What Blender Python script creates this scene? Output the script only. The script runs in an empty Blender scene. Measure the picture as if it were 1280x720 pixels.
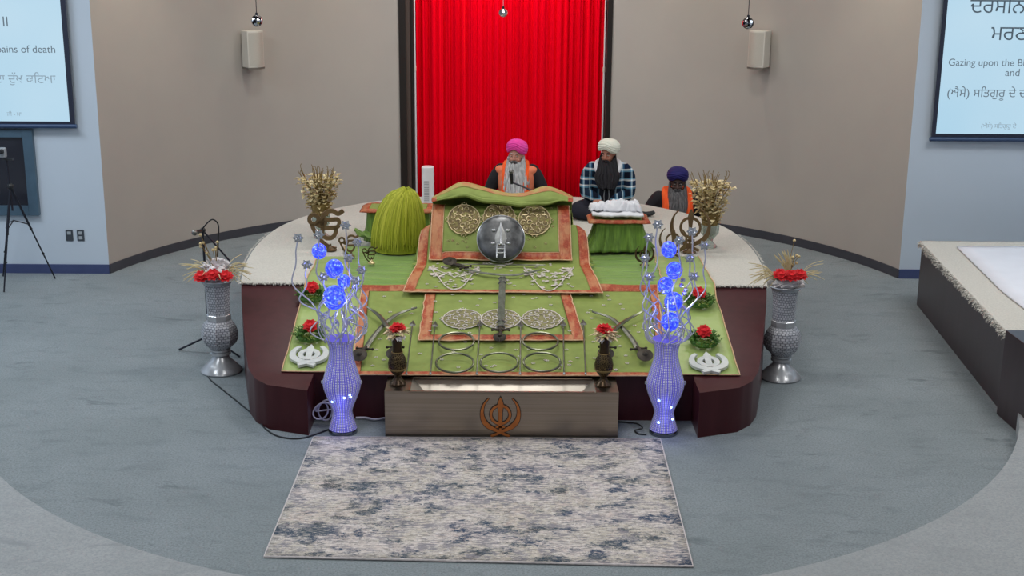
import bpy, bmesh, math, random
from mathutils import Vector, Matrix, noise
R = random.Random(7)
sc = bpy.context.scene
COL = sc.collection
PI = math.pi

# ------------------------------------------------------------------ camera model
F, PITCH, ROLL, CAMH, PPX = 1650.0, math.radians(15.2), math.radians(0.35), 3.6, 630.0
_f = Vector((0, math.cos(PITCH), -math.sin(PITCH)))
_u = Vector((0, math.sin(PITCH), math.cos(PITCH)))
EYE = Vector((0, 0, CAMH))

def ray(px, py):
    a, b = (px - PPX) / F, (py - 360) / F
    c, s = math.cos(ROLL), math.sin(ROLL)
    a, b = a * c + b * s, -a * s + b * c
    return _f + Vector((a, 0, 0)) - _u * b

def atz(px, py, z=0.0):
    d = ray(px, py)
    return EYE + d * ((z - CAMH) / d.z)

def aty(px, py, Y):
    d = ray(px, py)
    return EYE + d * (Y / d.y)

cam = bpy.data.cameras.new('camera')
co = bpy.data.objects.new('camera', cam)
COL.objects.link(co)
cam.sensor_width = 36
cam.lens = F * 36 / 1280
cam.shift_x = (640 - PPX) / 1280
cam.clip_end = 100
co.matrix_world = Matrix.Translation(EYE) @ Matrix.Rotation(PI / 2 - PITCH, 4, 'X') @ Matrix.Rotation(ROLL, 4, 'Z')
sc.camera = co

# ------------------------------------------------------------------ materials
def lin(c):
    if isinstance(c, str):
        c = tuple(int(c[i:i + 2], 16) / 255 for i in (1, 3, 5))
    return tuple((v / 12.92 if v <= .04045 else ((v + .055) / 1.055) ** 2.4) for v in c) + (1.0,)

def mat(name, col, rough=.6, metal=0.0, emit=None, estr=0.0, alpha=None, trans=0.0, spec=None, sheen=0.0):
    m = bpy.data.materials.new(name)
    m.use_nodes = True
    b = m.node_tree.nodes['Principled BSDF']
    b.inputs['Base Color'].default_value = lin(col)
    b.inputs['Roughness'].default_value = rough
    b.inputs['Metallic'].default_value = metal
    if emit:
        b.inputs['Emission Color'].default_value = lin(emit)
        b.inputs['Emission Strength'].default_value = estr
    if trans:
        b.inputs['Transmission Weight'].default_value = trans
    if spec is not None:
        b.inputs['Specular IOR Level'].default_value = spec
    if sheen:
        b.inputs['Sheen Weight'].default_value = sheen
    return m

class NT:
    """small helper around a material's node tree"""
    def __init__(s, m):
        s.t = m.node_tree
        s.b = s.t.nodes['Principled BSDF']
    def n(s, typ, **kw):
        x = s.t.nodes.new(typ)
        for k, v in kw.items():
            if k in x.inputs and not hasattr(x, k):
                x.inputs[k].default_value = v
            elif hasattr(x, k):
                setattr(x, k, v)
            else:
                x.inputs[k].default_value = v
        return x
    def l(s, a, b):
        s.t.links.new(a, b)
    def coord(s, scale=(1, 1, 1), which='Object', rot=(0, 0, 0)):
        tc = s.n('ShaderNodeTexCoord')
        mp = s.n('ShaderNodeMapping')
        mp.inputs['Scale'].default_value = scale
        mp.inputs['Rotation'].default_value = rot
        s.l(tc.outputs[which], mp.inputs['Vector'])
        return mp.outputs['Vector']
    def noise(s, vec, scale, detail=4, rough=.55, dist=0):
        x = s.n('ShaderNodeTexNoise')
        x.inputs['Scale'].default_value = scale
        x.inputs['Detail'].default_value = detail
        x.inputs['Roughness'].default_value = rough
        x.inputs['Distortion'].default_value = dist
        s.l(vec, x.inputs['Vector'])
        return x.outputs['Fac']
    def ramp(s, fac, stops, interp='LINEAR'):
        x = s.n('ShaderNodeValToRGB')
        x.color_ramp.interpolation = interp
        e = x.color_ramp.elements
        while len(e) < len(stops):
            e.new(.5)
        for i, (p, c) in enumerate(stops):
            e[i].position = p
            e[i].color = lin(c) if (isinstance(c, str) or len(c) == 3) else c
        s.l(fac, x.inputs['Fac'])
        return x.outputs['Color']
    def mix(s, fac, a, b, mode='MIX'):
        x = s.n('ShaderNodeMix', data_type='RGBA', blend_type=mode)
        for sock, v in ((x.inputs[0], fac), (x.inputs[6], a), (x.inputs[7], b)):
            if isinstance(v, (int, float)):
                sock.default_value = v
            elif isinstance(v, (str, tuple)):
                sock.default_value = lin(v) if isinstance(v, str) else v
            else:
                s.l(v, sock)
        return x.outputs[2]
    def base(s, c):
        s.l(c, s.b.inputs['Base Color'])
    def bump(s, h, strength=.3, dist=.01):
        x = s.n('ShaderNodeBump')
        x.inputs['Strength'].default_value = strength
        x.inputs['Distance'].default_value = dist
        s.l(h, x.inputs['Height'])
        s.l(x.outputs['Normal'], s.b.inputs['Normal'])

def noisy(name, c1, c2, scale=8, rough=.6, metal=0, bump=0, bdist=.01, stretch=(1, 1, 1), lo=.35, hi=.65, detail=4, **kw):
    m = mat(name, c1, rough, metal, **kw)
    t = NT(m)
    f = t.noise(t.coord(stretch), scale, detail)
    t.base(t.ramp(f, [(lo, c1), (hi, c2)]))
    if bump:
        t.bump(f, bump, bdist)
    return m

M = {}
def make_materials():
    # carpets
    def carpet(name, a, b, d):
        m = mat(name, a, .95, spec=.1)
        t = NT(m)
        v = t.coord()
        big = t.noise(v, .9, 3, .6)
        mid = t.noise(t.coord((1, 2.2, 1), rot=(0, 0, .3)), 3.2, 5, .65, .5)
        fine = t.noise(v, 70, 3, .75)
        c = t.ramp(big, [(.35, a), (.65, b)])
        c = t.mix(t.ramp(mid, [(.52, (0, 0, 0, 1)), (.75, (.5, .5, .5, 1))]), c, d)
        c = t.mix(t.ramp(t.noise(t.coord((1, 2.2, 1), rot=(0, 0, .35)), 1.7, 5, .62, .6), [(.62, (0, 0, 0, 1)), (.70, (.75, .75, .75, 1))]), c, d)
        c = t.mix(t.ramp(fine, [(.32, (.75, .75, .75, 1)), (.60, (0, 0, 0, 1))]), c, d)
        t.base(c)
        t.bump(fine, .5, .01)
        return m
    M['carpet'] = carpet('blue_grey_carpet', '#858e92', '#90999e', '#666f74')
    M['carpet2'] = carpet('pale_grey_carpet', '#9a9fa2', '#a4a8ab', '#878d91')
    # rug
    m = mat('abstract_rug', '#c9c2bd', .95, spec=.1)
    t = NT(m)
    n1 = t.noise(t.coord((1.4, 2.2, 1)), 2.1, 12, .80, .1)
    n2 = t.noise(t.coord((7, 26, 1)), 2.0, 6, .72)
    n3 = t.noise(t.coord((1.2, 2.0, 1)), 1.6, 5, .6, .6)
    n4 = t.noise(t.coord((11, 46, 1)), 2.4, 5, .75)
    n5 = t.noise(t.coord((2.2, 3.0, 1), rot=(0, 0, .2)), 2.3, 8, .75, .3)
    c = t.ramp(n3, [(.3, '#c2b5af'), (.45, '#cbc3bf'), (.58, '#bdb6aa'), (.72, '#c9b8b4')])
    c = t.mix(t.ramp(n2, [(.47, (0, 0, 0, 1)), (.56, (.8, .8, .8, 1))]), c, '#868381')
    c = t.mix(t.ramp(n4, [(.53, (0, 0, 0, 1)), (.59, (.75, .75, .75, 1))]), c, '#e4e0df')
    n6 = t.noise(t.coord((60, 12, 1)), 1.6, 4, .7)
    c = t.mix(t.ramp(n6, [(.57, (0, 0, 0, 1)), (.63, (.45, .45, .45, 1))]), c, '#77736f')
    g1 = t.mix(1.0, t.ramp(n5, [(.49, (0, 0, 0, 1)), (.55, (.85, .85, .85, 1))]), t.ramp(n2, [(.44, (0, 0, 0, 1)), (.5, (1, 1, 1, 1))]), 'MULTIPLY')
    c = t.mix(g1, c, '#84828a')
    msk = t.mix(1.0, t.ramp(n1, [(.515, (0, 0, 0, 1)), (.555, (1, 1, 1, 1))]), t.ramp(n4, [(.42, (0, 0, 0, 1)), (.49, (1, 1, 1, 1))]), 'MULTIPLY')
    c = t.mix(msk, c, t.ramp(n3, [(.42, '#33465f'), (.55, '#44525f'), (.65, '#4a4f52')]))
    t.base(c)
    t.bump(n4, .3, .004)
    M['rug'] = m
    M['rug_edge'] = noisy('rug_binding', '#b4aeb0', '#cbc4c4', 40, .9)
    # walls
    M['beige'] = noisy('beige_wall_paint', '#b3ada6', '#b0aaa4', 2, .7, bump=.05, bdist=.002)
    M['white_wall'] = noisy('cool_white_wall_paint', '#c2cedb', '#c4d0dd', 2, .7)
    M['ceil'] = noisy('ceiling_paint', '#d8d8d6', '#d4d4d2', 2, .9)
    M['base'] = noisy('charcoal_baseboard', '#3f4048', '#44454e', 6, .45)
    M['base_blue'] = noisy('navy_baseboard', '#3d4870', '#424d76', 6, .45)
    M['darktrim'] = noisy('dark_brown_trim', '#1c1512', '#241b17', 5, .4, stretch=(1, 1, .1))
    M['browntrim'] = noisy('brown_trim', '#4a3c36', '#54453e', 5, .5, stretch=(1, 1, .1))
    # wood
    m = mat('dark_wood_veneer', '#34191a', .33, spec=.22)
    t = NT(m)
    f = t.noise(t.coord((2, 2, .35)), 6, 6, .6, .4)
    t.base(t.ramp(f, [(.3, '#3d1a1f'), (.7, '#472126')]))
    M['wood'] = m
    M['wood_dark'] = noisy('near_black_veneer', '#2a1b1e', '#33242a', 5, .3, stretch=(2, 2, .3))
    M['fleece'] = noisy('white_fleece', '#c2bfb8', '#cfccc4', 60, .98, bump=.8, bdist=.015, detail=6, spec=.05)
    M['sheet'] = noisy('white_sheet', '#d6d9e2', '#dcdfe8', 3, .8, bump=.2, bdist=.02)
    M['whitecloth'] = noisy('white_cotton', '#dcdde2', '#cfd1d8', 9, .85, bump=.3, bdist=.01)
    # curtain
    m = mat('red_pleated_curtain', '#d00020', .85, spec=.03)
    t = NT(m)
    f = t.noise(t.coord((26, 1, .12)), 1.6, 4, .7)
    t.base(t.ramp(f, [(.3, '#dc0018'), (.52, '#f00022'), (.66, '#fa0420'), (.76, '#ff2814')]))
    M['curtain'] = m
    # fabrics
    M['green'] = noisy('olive_green_brocade', '#7d8c46', '#89994f', 9, .6, bump=.15, bdist=.004, spec=.3)
    m = mat('green_satin', '#7aa046', .38, spec=.5, sheen=.2)
    t = NT(m)
    f = t.noise(t.coord((1, 5, 5)), 2.4, 4, .6, .4)
    t.base(t.ramp(f, [(.35, '#6a8f33'), (.65, '#7fa045')]))
    t.bump(f, .8, .06)
    M['satin'] = m
    m = mat('pale_green_satin', '#93ab57', .35, spec=.5, sheen=.2)
    t = NT(m)
    f = t.noise(t.coord((1, 3, 1)), 2.0, 3, .5)
    t.base(t.ramp(f, [(.35, '#8ea455'), (.65, '#9cb163')]))
    t.bump(f, .2, .02)
    M['palesatin'] = m
    m = mat('orange_zari_border', '#b3553a', .5, spec=.4)
    t = NT(m)
    f = t.noise(t.coord((1, 1, 1)), 45, 3, .7)
    f2 = t.noise(t.coord((2.2, 1, 1)), 5, 3, .6)
    t.base(t.mix(t.ramp(f2, [(.46, (0, 0, 0, 1)), (.62, (.75, .75, .75, 1))]), t.ramp(f, [(.40, '#94381f'), (.58, '#ac4e30'), (.72, '#c07a50')]), '#c08a60'))
    M['orange'] = m
    M['edging'] = noisy('cream_edging', '#d8b894', '#c99b78', 30, .6)
    m = mat('zari_embroidery', '#8f8357', .5, .35)
    t = NT(m)
    t.base(t.ramp(t.noise(t.coord(), 30, 4, .7), [(.38, '#4f4428'), (.5, '#6b5a36'), (.62, '#7c7a3e')]))
    M['zari'] = m
    M['zari2'] = noisy('zari_ground_pale', '#6f6c44', '#8a8458', 30, .6)
    M['zari_thread'] = mat('gold_thread', '#cdbb92', .4, .3)
    M['silver_thread'] = noisy('silver_thread', '#e4e1dd', '#c9b9b2', 60, .4, .15)
    M['skirt'] = noisy('green_pleated_cloth', '#4c6a20', '#6d9032', 7, .55, stretch=(6, 6, .6), sheen=.2)
    m = mat('lime_fibre', '#a5a92a', .6, spec=.3)
    isl = None
    t = NT(m)
    f = t.noise(t.coord((22, 22, 1.2)), 2, 3, .6)
    gi = t.n('ShaderNodeNewGeometry')
    t.base(t.mix(.35, t.ramp(gi.outputs['Random Per Island'], [(0, '#6f7a18'), (.5, '#9ea62a'), (1, '#c9c850')]), t.ramp(f, [(.3, '#8b9420'), (.72, '#c2c145')])))
    M['lime'] = m
    # metals
    M['steel'] = noisy('brushed_steel', '#958a7d', '#a0958a', 3, .30, 1.0, stretch=(.3, 1, 30), detail=2)
    M['steel_in'] = noisy('polished_steel', '#a8a298', '#b4aea4', 3, .4, .75)
    M['iron'] = noisy('aged_iron', '#6e6d6a', '#8a8986', 20, .35, .9)
    M['blade'] = noisy('grey_blade_steel', '#62645c', '#7d7f76', 12, .35, .85)
    M['hilt'] = noisy('blackened_hilt', '#2c2721', '#3d362d', 14, .5, .5)
    M['scabbard'] = noisy('grey_scabbard', '#5a5e52', '#74776c', 18, .5, .3)
    M['daggerblade'] = noisy('dull_dagger_steel', '#9a9a98', '#b4b4b2', 20, .45, .35)
    M['ring'] = noisy('ring_steel', '#6b6f5e', '#8a8c7c', 15, .3, .9)
    M['chrome'] = mat('chrome', '#d9dadd', .12, 1.0)
    m = mat('hammered_silver', '#b4b6bc', .35, .1)
    t = NT(m)
    br = t.n('ShaderNodeTexBrick')
    br.inputs['Scale'].default_value = 1.0
    br.inputs['Brick Width'].default_value = .022
    br.inputs['Row Height'].default_value = .021
    br.inputs['Mortar Size'].default_value = .0028
    br.inputs['Color1'].default_value = lin('#c4c6cc')
    br.inputs['Color2'].default_value = lin('#abadb6')
    br.inputs['Mortar'].default_value = lin('#73757e')
    tc = t.n('ShaderNodeTexCoord')
    t.l(tc.outputs['UV'], br.inputs['Vector'])
    t.base(br.outputs['Color'])
    M['mosaic'] = m
    M['silver'] = noisy('polished_silver_foot', '#a9acb1', '#c4c7cc', 9, .25, .45)
    m = mat('engraved_bronze', '#4b3a26', .38, .75)
    t = NT(m)
    vo = t.n('ShaderNodeTexVoronoi', feature='DISTANCE_TO_EDGE')
    vo.inputs['Scale'].default_value = 70
    t.l(t.coord(), vo.inputs['Vector'])
    t.base(t.ramp(vo.outputs['Distance'], [(.02, '#7a6844'), (.08, '#33271a'), (.5, '#281e14')]))
    M['bronze'] = m
    M['bronze_plain'] = noisy('dark_bronze', '#33261a', '#433320', 12, .3, .7)
    M['copper'] = noisy('copper_emblem', '#a9622f', '#b97038', 14, .4, .4)
    M['black_line'] = mat('dark_outline', '#2c231c', .5)
    M['brownemb'] = noisy('brown_wood_emblem', '#5f4b33', '#735c40', 10, .45, .25)
    M['thinemb'] = mat('dark_brown_wire', '#4a3a22', .5, .3)
    M['foam'] = noisy('white_foam', '#d3d6d2', '#c5c9c6', 20, .8)
    M['red'] = noisy('red_petal', '#c80d18', '#e0202a', 25, .7)
    M['white_petal'] = noisy('white_petal', '#d9d4d6', '#e6e2e4', 25, .8)
    M['cream_petal'] = noisy('cream_petal', '#c9b48a', '#e2d3ac', 25, .8)
    M['gold_petal'] = noisy('gold_petal', '#b39a62', '#ece0b8', 14, .5, .1)
    M['gold_dark'] = noisy('dark_gold_stem', '#6e5628', '#86703c', 20, .6)
    M['straw'] = noisy('dry_straw', '#b9a87c', '#d3c6a0', 20, .8)
    M['leaf'] = noisy('green_leaf', '#2f5b1c', '#5a8634', 30, .6)
    M['leaf2'] = noisy('yellow_green_leaf', '#7f9440', '#a7ad5a', 30, .6)
    M['bead'] = mat('gold_bead', '#cdb98a', .3, .4)
    # LED
    m = mat('blue_lit_wire_mesh', '#8f95d8', .4, .2)
    t = NT(m)
    br = t.n('ShaderNodeTexBrick')
    br.offset = 0
    br.inputs['Scale'].default_value = 1.0
    br.inputs['Brick Width'].default_value = .0125
    br.inputs['Row Height'].default_value = .0125
    br.inputs['Mortar Size'].default_value = .003
    br.inputs['Color1'].default_value = lin('#eeeef6')
    br.inputs['Color2'].default_value = lin('#c9c9ee')
    br.inputs['Mortar'].default_value = lin('#6a62dc')
    tc = t.n('ShaderNodeTexCoord')
    t.l(tc.outputs['UV'], br.inputs['Vector'])
    t.base(br.outputs['Color'])
    t.l(br.outputs['Color'], t.b.inputs['Emission Color'])
    t.b.inputs['Emission Strength'].default_value = .17
    M['ledmesh'] = m
    m = mat('blue_led_ball', '#6a7cff', .3, .1)
    t = NT(m)
    f = t.noise(t.coord(), 48, 3, .7)
    col = t.ramp(f, [(.40, '#2433e6'), (.54, '#4156f5'), (.63, '#5f8cff'), (.72, '#c4ecff')])
    t.base(col)
    t.l(col, t.b.inputs['Emission Color'])
    t.b.inputs['Emission Strength'].default_value = .95
    M['ledball'] = m
    M['led'] = mat('blue_white_led', '#cfe6ff', .3, emit='#9fd0ff', estr=8)
    M['wire'] = noisy('silver_wire', '#c4c6d6', '#dfe0ee', 9, .25, .5)
    M['crystal'] = mat('clear_crystal', '#dcdfe6', .12, .8)
    M['mirror_base'] = mat('mirror_base', '#7f8590', .12, .9)
    # misc
    M['black'] = noisy('black_plastic', '#15161a', '#1e1f24', 20, .45)
    M['blackmetal'] = noisy('black_metal_tube', '#1d1f2a', '#282a36', 20, .4, .3)
    M['cable'] = mat('black_cable', '#15171c', .5)
    M['whitecable'] = mat('white_cable', '#d2d0e0', .5)
    M['whiteplastic'] = noisy('white_plastic', '#d9d9dc', '#e2e2e5', 6, .4)
    M['greyvent'] = mat('grey_grille', '#8f9298', .5)
    M['offwhite'] = noisy('off_white_plastic', '#cfcbc2', '#d6d2ca', 6, .5)
    M['speakergrille'] = noisy('cream_grille', '#b9b4aa', '#c2bdb3', 160, .7)
    M['speakerend'] = mat('grey_end_cap', '#6d675f', .6)
    M['screen'] = mat('projected_screen', '#1a1d20', .8, emit='#b9d6ea', estr=.95)
    m = M['screen']
    t = NT(m)
    f = t.noise(t.coord(), .6, 2)
    c = t.ramp(f, [(.3, '#a9d0e6'), (.7, '#bcd9ea')])
    t.l(c, t.b.inputs['Emission Color'])
    t.b.inputs['Emission Strength'].default_value = 1.0
    M['screenedge'] = mat('screen_border', '#1d2338', .6)
    M['screenrail'] = mat('screen_rail', '#33486a', .4)
    M['ink'] = mat('projected_text_dark', '#20262c', .8, emit='#46545f', estr=.9)
    M['ink2'] = mat('projected_text_mid', '#20262c', .8, emit='#63717c', estr=.9)
    M['ink3'] = mat('projected_text_pale', '#20262c', .8, emit='#8a9eac', estr=.95)
    M['teal'] = noisy('teal_window_frame', '#42596b', '#4a6274', 6, .4)
    M['darkglass'] = mat('dark_window_glass', '#23242e', .08, spec=.6)
    M['outlet'] = mat('grey_outlet', '#4a5058', .4, .3)
    M['outletface'] = mat('outlet_face', '#9fa6ad', .5)
    m = mat('vase_glass', '#d8e4dc', .06, trans=.75)
    m.node_tree.nodes['Principled BSDF'].inputs['IOR'].default_value = 1.3
    M['glass'] = m
    M['sand'] = noisy('gold_filling', '#6e5a30', '#8d7742', 30, .7)
    # people
    M['skin'] = noisy('brown_skin', '#a06a58', '#ab735f', 12, .55)
    M['skin2'] = noisy('tan_skin', '#bd8474', '#c88e7c', 12, .55)
    M['skin3'] = noisy('dark_brown_skin', '#4c3632', '#553d38', 12, .6)
    M['pink'] = noisy('pink_turban_cloth', '#e0349c', '#ee4aae', 7, .7, stretch=(1, 1, 3))
    M['whiteturban'] = noisy('ivory_turban_cloth', '#d6d8cb', '#e4e5da', 7, .75, stretch=(1, 1, 3))
    M['navy'] = noisy('navy_turban_cloth', '#17155c', '#1f1c6c', 7, .75, stretch=(1, 1, 3))
    M['greybeard'] = noisy('grey_beard_hair', '#8f8f93', '#c9c9cc', 5, .8, stretch=(14, 14, 1))
    M['blackbeard'] = noisy('black_beard_hair', '#0c0a10', '#191620', 5, .8, stretch=(14, 14, 1))
    M['darkgreybeard'] = noisy('dark_grey_beard_hair', '#48474a', '#6d6c6e', 5, .8, stretch=(14, 14, 1))
    M['blackcloth'] = noisy('black_cloth', '#15131a', '#1e1b22', 12, .9)
    M['navycloth'] = noisy('dark_navy_cloth', '#12131f', '#1b1c2c', 12, .9)
    M['peach'] = noisy('peach_vest', '#e07a56', '#e98a68', 8, .85)
    M['orangecloth'] = noisy('orange_scarf_cloth', '#f2561c', '#fb6a2c', 9, .8)
    M['lip'] = mat('lips', '#7d3c3c', .6)
    M['eyewhite'] = mat('eye_white', '#d8d2cc', .4)
    M['iris'] = mat('dark_iris', '#1b1210', .3)
    m = mat('blue_plaid_fleece', '#3a4a5a', .95, spec=.1)
    t = NT(m)
    v = t.coord()
    sp = t.n('ShaderNodeSeparateXYZ')
    t.l(v, sp.inputs[0])
    def stripes(sock, freq, ph):
        a = t.n('ShaderNodeMath', operation='MULTIPLY_ADD')
        t.l(sock, a.inputs[0]); a.inputs[1].default_value = freq; a.inputs[2].default_value = ph
        s_ = t.n('ShaderNodeMath', operation='SINE')
        t.l(a.outputs[0], s_.inputs[0])
        h_ = t.n('ShaderNodeMath', operation='MULTIPLY_ADD')
        t.l(s_.outputs[0], h_.inputs[0]); h_.inputs[1].default_value = .5; h_.inputs[2].default_value = .5
        return h_.outputs[0]
    cx = t.ramp(stripes(sp.outputs['X'], 38, .4), [(.0, '#0d1220'), (.28, '#3f6f92'), (.55, '#b9d3e2'), (.80, '#24384f')], 'CONSTANT')
    cz = t.ramp(stripes(sp.outputs['Z'], 36, 1.2), [(.0, '#141b2a'), (.30, '#6fa3be'), (.55, '#eef1f4'), (.82, '#1d2c48')], 'CONSTANT')
    t.base(t.mix(.5, cx, cz))
    M['plaid'] = m
make_materials()

# ------------------------------------------------------------------ mesh helpers
class MB:
    def __init__(s):
        s.bm = bmesh.new()
        s.uv = None
    def box(s, c, d, rotz=0, mtx=None, taper=1.0):
        v = []
        for z in (-.5, .5):
            k = taper if z > 0 else 1
            for x, y in ((-.5, -.5), (.5, -.5), (.5, .5), (-.5, .5)):
                p = Vector((x * d[0] * k, y * d[1] * k, z * d[2]))
                p = Matrix.Rotation(rotz, 3, 'Z') @ p
                if mtx:
                    p = mtx @ p
                v.append(s.bm.verts.new(p + Vector(c)))
        for q in ((3, 2, 1, 0), (4, 5, 6, 7), (0, 1, 5, 4), (1, 2, 6, 5), (2, 3, 7, 6), (3, 0, 4, 7)):
            s.bm.faces.new([v[i] for i in q])
        return s
    def prism(s, pts, z0, z1):
        """extruded polygon (ccw list of xy) from z0 to z1 (numbers or functions of x,y)"""
        f0 = z0 if callable(z0) else (lambda x, y: z0)
        f1 = z1 if callable(z1) else (lambda x, y: z1)
        a = [s.bm.verts.new((x, y, f0(x, y))) for x, y in pts]
        b = [s.bm.verts.new((x, y, f1(x, y))) for x, y in pts]
        n = len(pts)
        s.bm.faces.new(a[::-1])
        s.bm.faces.new(b)
        for i in range(n):
            j = (i + 1) % n
            s.bm.faces.new((a[i], a[j], b[j], b[i]))
        return s
    def plate(s, pts, mtx, t):
        """polygon in local xz plane, thickness t along local y, placed by mtx"""
        a = [s.bm.verts.new(mtx @ Vector((x, -t / 2, z))) for x, z in pts]
        b = [s.bm.verts.new(mtx @ Vector((x, t / 2, z))) for x, z in pts]
        n = len(pts)
        s.bm.faces.new(a)
        s.bm.faces.new(b[::-1])
        for i in range(n):
            j = (i + 1) % n
            s.bm.faces.new((a[j], a[i], b[i], b[j]))
        return s
    def ribbon(s, pts, w, mtx, t, closed=False):
        """flat stroke of width w (number or list) along xz polyline"""
        n = len(pts)
        ws = w if isinstance(w, (list, tuple)) else [w] * n
        L, Rr = [], []
        for i in range(n):
            if closed:
                p, q = pts[i - 1], pts[(i + 1) % n]
            else:
                p, q = pts[max(i - 1, 0)], pts[min(i + 1, n - 1)]
            dx, dz = q[0] - p[0], q[1] - p[1]
            l = math.hypot(dx, dz) or 1
            nx, nz = -dz / l, dx / l
            h = ws[i] / 2
            L.append((pts[i][0] + nx * h, pts[i][1] + nz * h))
            Rr.append((pts[i][0] - nx * h, pts[i][1] - nz * h))
        V = []
        for i in range(n):
            V.append([s.bm.verts.new(mtx @ Vector((p[0], y, p[1]))) for p, y in ((L[i], -t / 2), (Rr[i], -t / 2), (Rr[i], t / 2), (L[i], t / 2))])
        rng = range(n if closed else n - 1)
        for i in rng:
            j = (i + 1) % n
            for k in range(4):
                m = (k + 1) % 4
                s.bm.faces.new((V[i][k], V[i][m], V[j][m], V[j][k]))
        if not closed:
            s.bm.faces.new(V[0][::-1])
            s.bm.faces.new(V[-1])
        return s
    def tube(s, pts, r, seg=8, closed=False, cap=True):
        pts = [Vector(p) for p in pts]
        n = len(pts)
        rs = r if isinstance(r, (list, tuple)) else [r] * n
        rings = []
        prev = None
        for i in range(n):
            if closed:
                d = pts[(i + 1) % n] - pts[i - 1]
            else:
                d = pts[min(i + 1, n - 1)] - pts[max(i - 1, 0)]
            if d.length < 1e-9:
                d = Vector((0, 0, 1))
            d.normalize()
            if prev is None:
                a = Vector((0, 0, 1)) if abs(d.z) < .9 else Vector((1, 0, 0))
                x = d.cross(a).normalized()
            else:
                x = (prev - d * prev.dot(d))
                x = x.normalized() if x.length > 1e-6 else d.orthogonal().normalized()
            prev = x
            y = d.cross(x)
            rings.append([s.bm.verts.new(pts[i] + (x * math.cos(2 * PI * k / seg) + y * math.sin(2 * PI * k / seg)) * rs[i]) for k in range(seg)])
        for i in range(n if closed else n - 1):
            j = (i + 1) % n
            for k in range(seg):
                m = (k + 1) % seg
                s.bm.faces.new((rings[i][k], rings[i][m], rings[j][m], rings[j][k]))
        if cap and not closed:
            s.bm.faces.new(rings[0][::-1])
            s.bm.faces.new(rings[-1])
        return s
    def lathe(s, prof, c=(0, 0, 0), seg=32, uv=False, mod=None, mtx=None, sx=1, sy=1):
        """prof: list of (r,z). uv in metres for beads/mosaic."""
        rings = []
        lens = [0]
        for i in range(1, len(prof)):
            lens.append(lens[-1] + math.hypot(prof[i][0] - prof[i - 1][0], prof[i][1] - prof[i - 1][1]))
        for i, (r, z) in enumerate(prof):
            ring = []
            for k in range(seg):
                th = 2 * PI * k / seg
                rr = r * (mod(th, i / (len(prof) - 1)) if mod else 1)
                p = Vector((rr * math.cos(th) * sx, rr * math.sin(th) * sy, z))
                if mtx:
                    p = mtx @ p
                ring.append(s.bm.verts.new(p + Vector(c)))
            rings.append(ring)
        if uv and s.uv is None:
            s.uv = s.bm.loops.layers.uv.new('UVMap')
        for i in range(len(prof) - 1):
            for k in range(seg):
                m = (k + 1) % seg
                f = s.bm.faces.new((rings[i][k], rings[i][m], rings[i + 1][m], rings[i + 1][k]))
                if uv:
                    R0 = .09
                    for lp, (a, b) in zip(f.loops, ((k, i), (k + 1, i), (k + 1, i + 1), (k, i + 1))):
                        lp[s.uv].uv = (a / seg * 2 * PI * R0, lens[b])
        if prof[0][0] > 1e-6:
            s.bm.faces.new(rings[0][::-1])
        if prof[-1][0] > 1e-6:
            s.bm.faces.new(rings[-1])
        return s
    def ball(s, c, r, sub=2, scale=(1, 1, 1), mtx=None):
        ret = bmesh.ops.create_icosphere(s.bm, subdivisions=sub, radius=1.0)
        rr = r if isinstance(r, (tuple, list)) else (r * scale[0], r * scale[1], r * scale[2])
        for v in ret['verts']:
            p = Vector((v.co.x * rr[0], v.co.y * rr[1], v.co.z * rr[2]))
            if mtx:
                p = mtx @ p
            v.co = p + Vector(c)
        return s
    def grid(s, fn, nu, nv, closed_u=False, keep=None):
        V = [[s.bm.verts.new(fn(i / nu, j / nv)) for j in range(nv + 1)] for i in range(nu + (0 if closed_u else 1))]
        for i in range(nu):
            for j in range(nv):
                if keep and not keep((i + .5) / nu, (j + .5) / nv):
                    continue
                a = (i + 1) % len(V)
                s.bm.faces.new((V[i][j], V[a][j], V[a][j + 1], V[i][j + 1]))
        loose = [v for v in s.bm.verts if not v.link_faces]
        bmesh.ops.delete(s.bm, geom=loose, context='VERTS')
        return s
    def leaf(s, c, d, w, l, up=(0, 0, 1), curl=.2):
        d = Vector(d).normalized()
        x = d.cross(Vector(up))
        x = x.normalized() if x.length > 1e-5 else d.orthogonal().normalized()
        n = x.cross(d)
        c = Vector(c)
        p = [c, c + d * l * .5 + x * w / 2 + n * curl * l * .3, c + d * l + n * curl * l * -.1, c + d * l * .5 - x * w / 2 + n * curl * l * .3]
        v = [s.bm.verts.new(q) for q in p]
        m = s.bm.verts.new(c + d * l * .5 + n * curl * l * .12)
        for i in range(4):
            s.bm.faces.new((v[i], v[(i + 1) % 4], m))
        return s
    def build(s, name, m, parent=None, smooth=True, bevel=0, solid=0, recalc=True, angle=40):
        if recalc:
            bmesh.ops.recalc_face_normals(s.bm, faces=s.bm.faces)
        me = bpy.data.meshes.new(name)
        s.bm.to_mesh(me)
        s.bm.free()
        return link(name, me, m, parent, smooth, bevel, solid, angle)

def link(name, me, m, parent=None, smooth=True, bevel=0, solid=0, angle=40):
    o = bpy.data.objects.new(name, me)
    COL.objects.link(o)
    me.materials.append(m)
    if smooth:
        me.set_sharp_from_angle(angle=math.radians(angle))
        for p in me.polygons:
            p.use_smooth = True
    if bevel:
        b = o.modifiers.new('bevel', 'BEVEL')
        b.width = bevel
        b.segments = 2
        b.limit_method = 'ANGLE'
    if solid:
        d = o.modifiers.new('solid', 'SOLIDIFY')
        d.thickness = solid
        d.offset = 0
    if parent is not None:
        # geometry is written in world space unless the parent is moved
        o.parent = parent
        o.matrix_parent_inverse = parent_world(parent).inverted()
    return o

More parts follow.
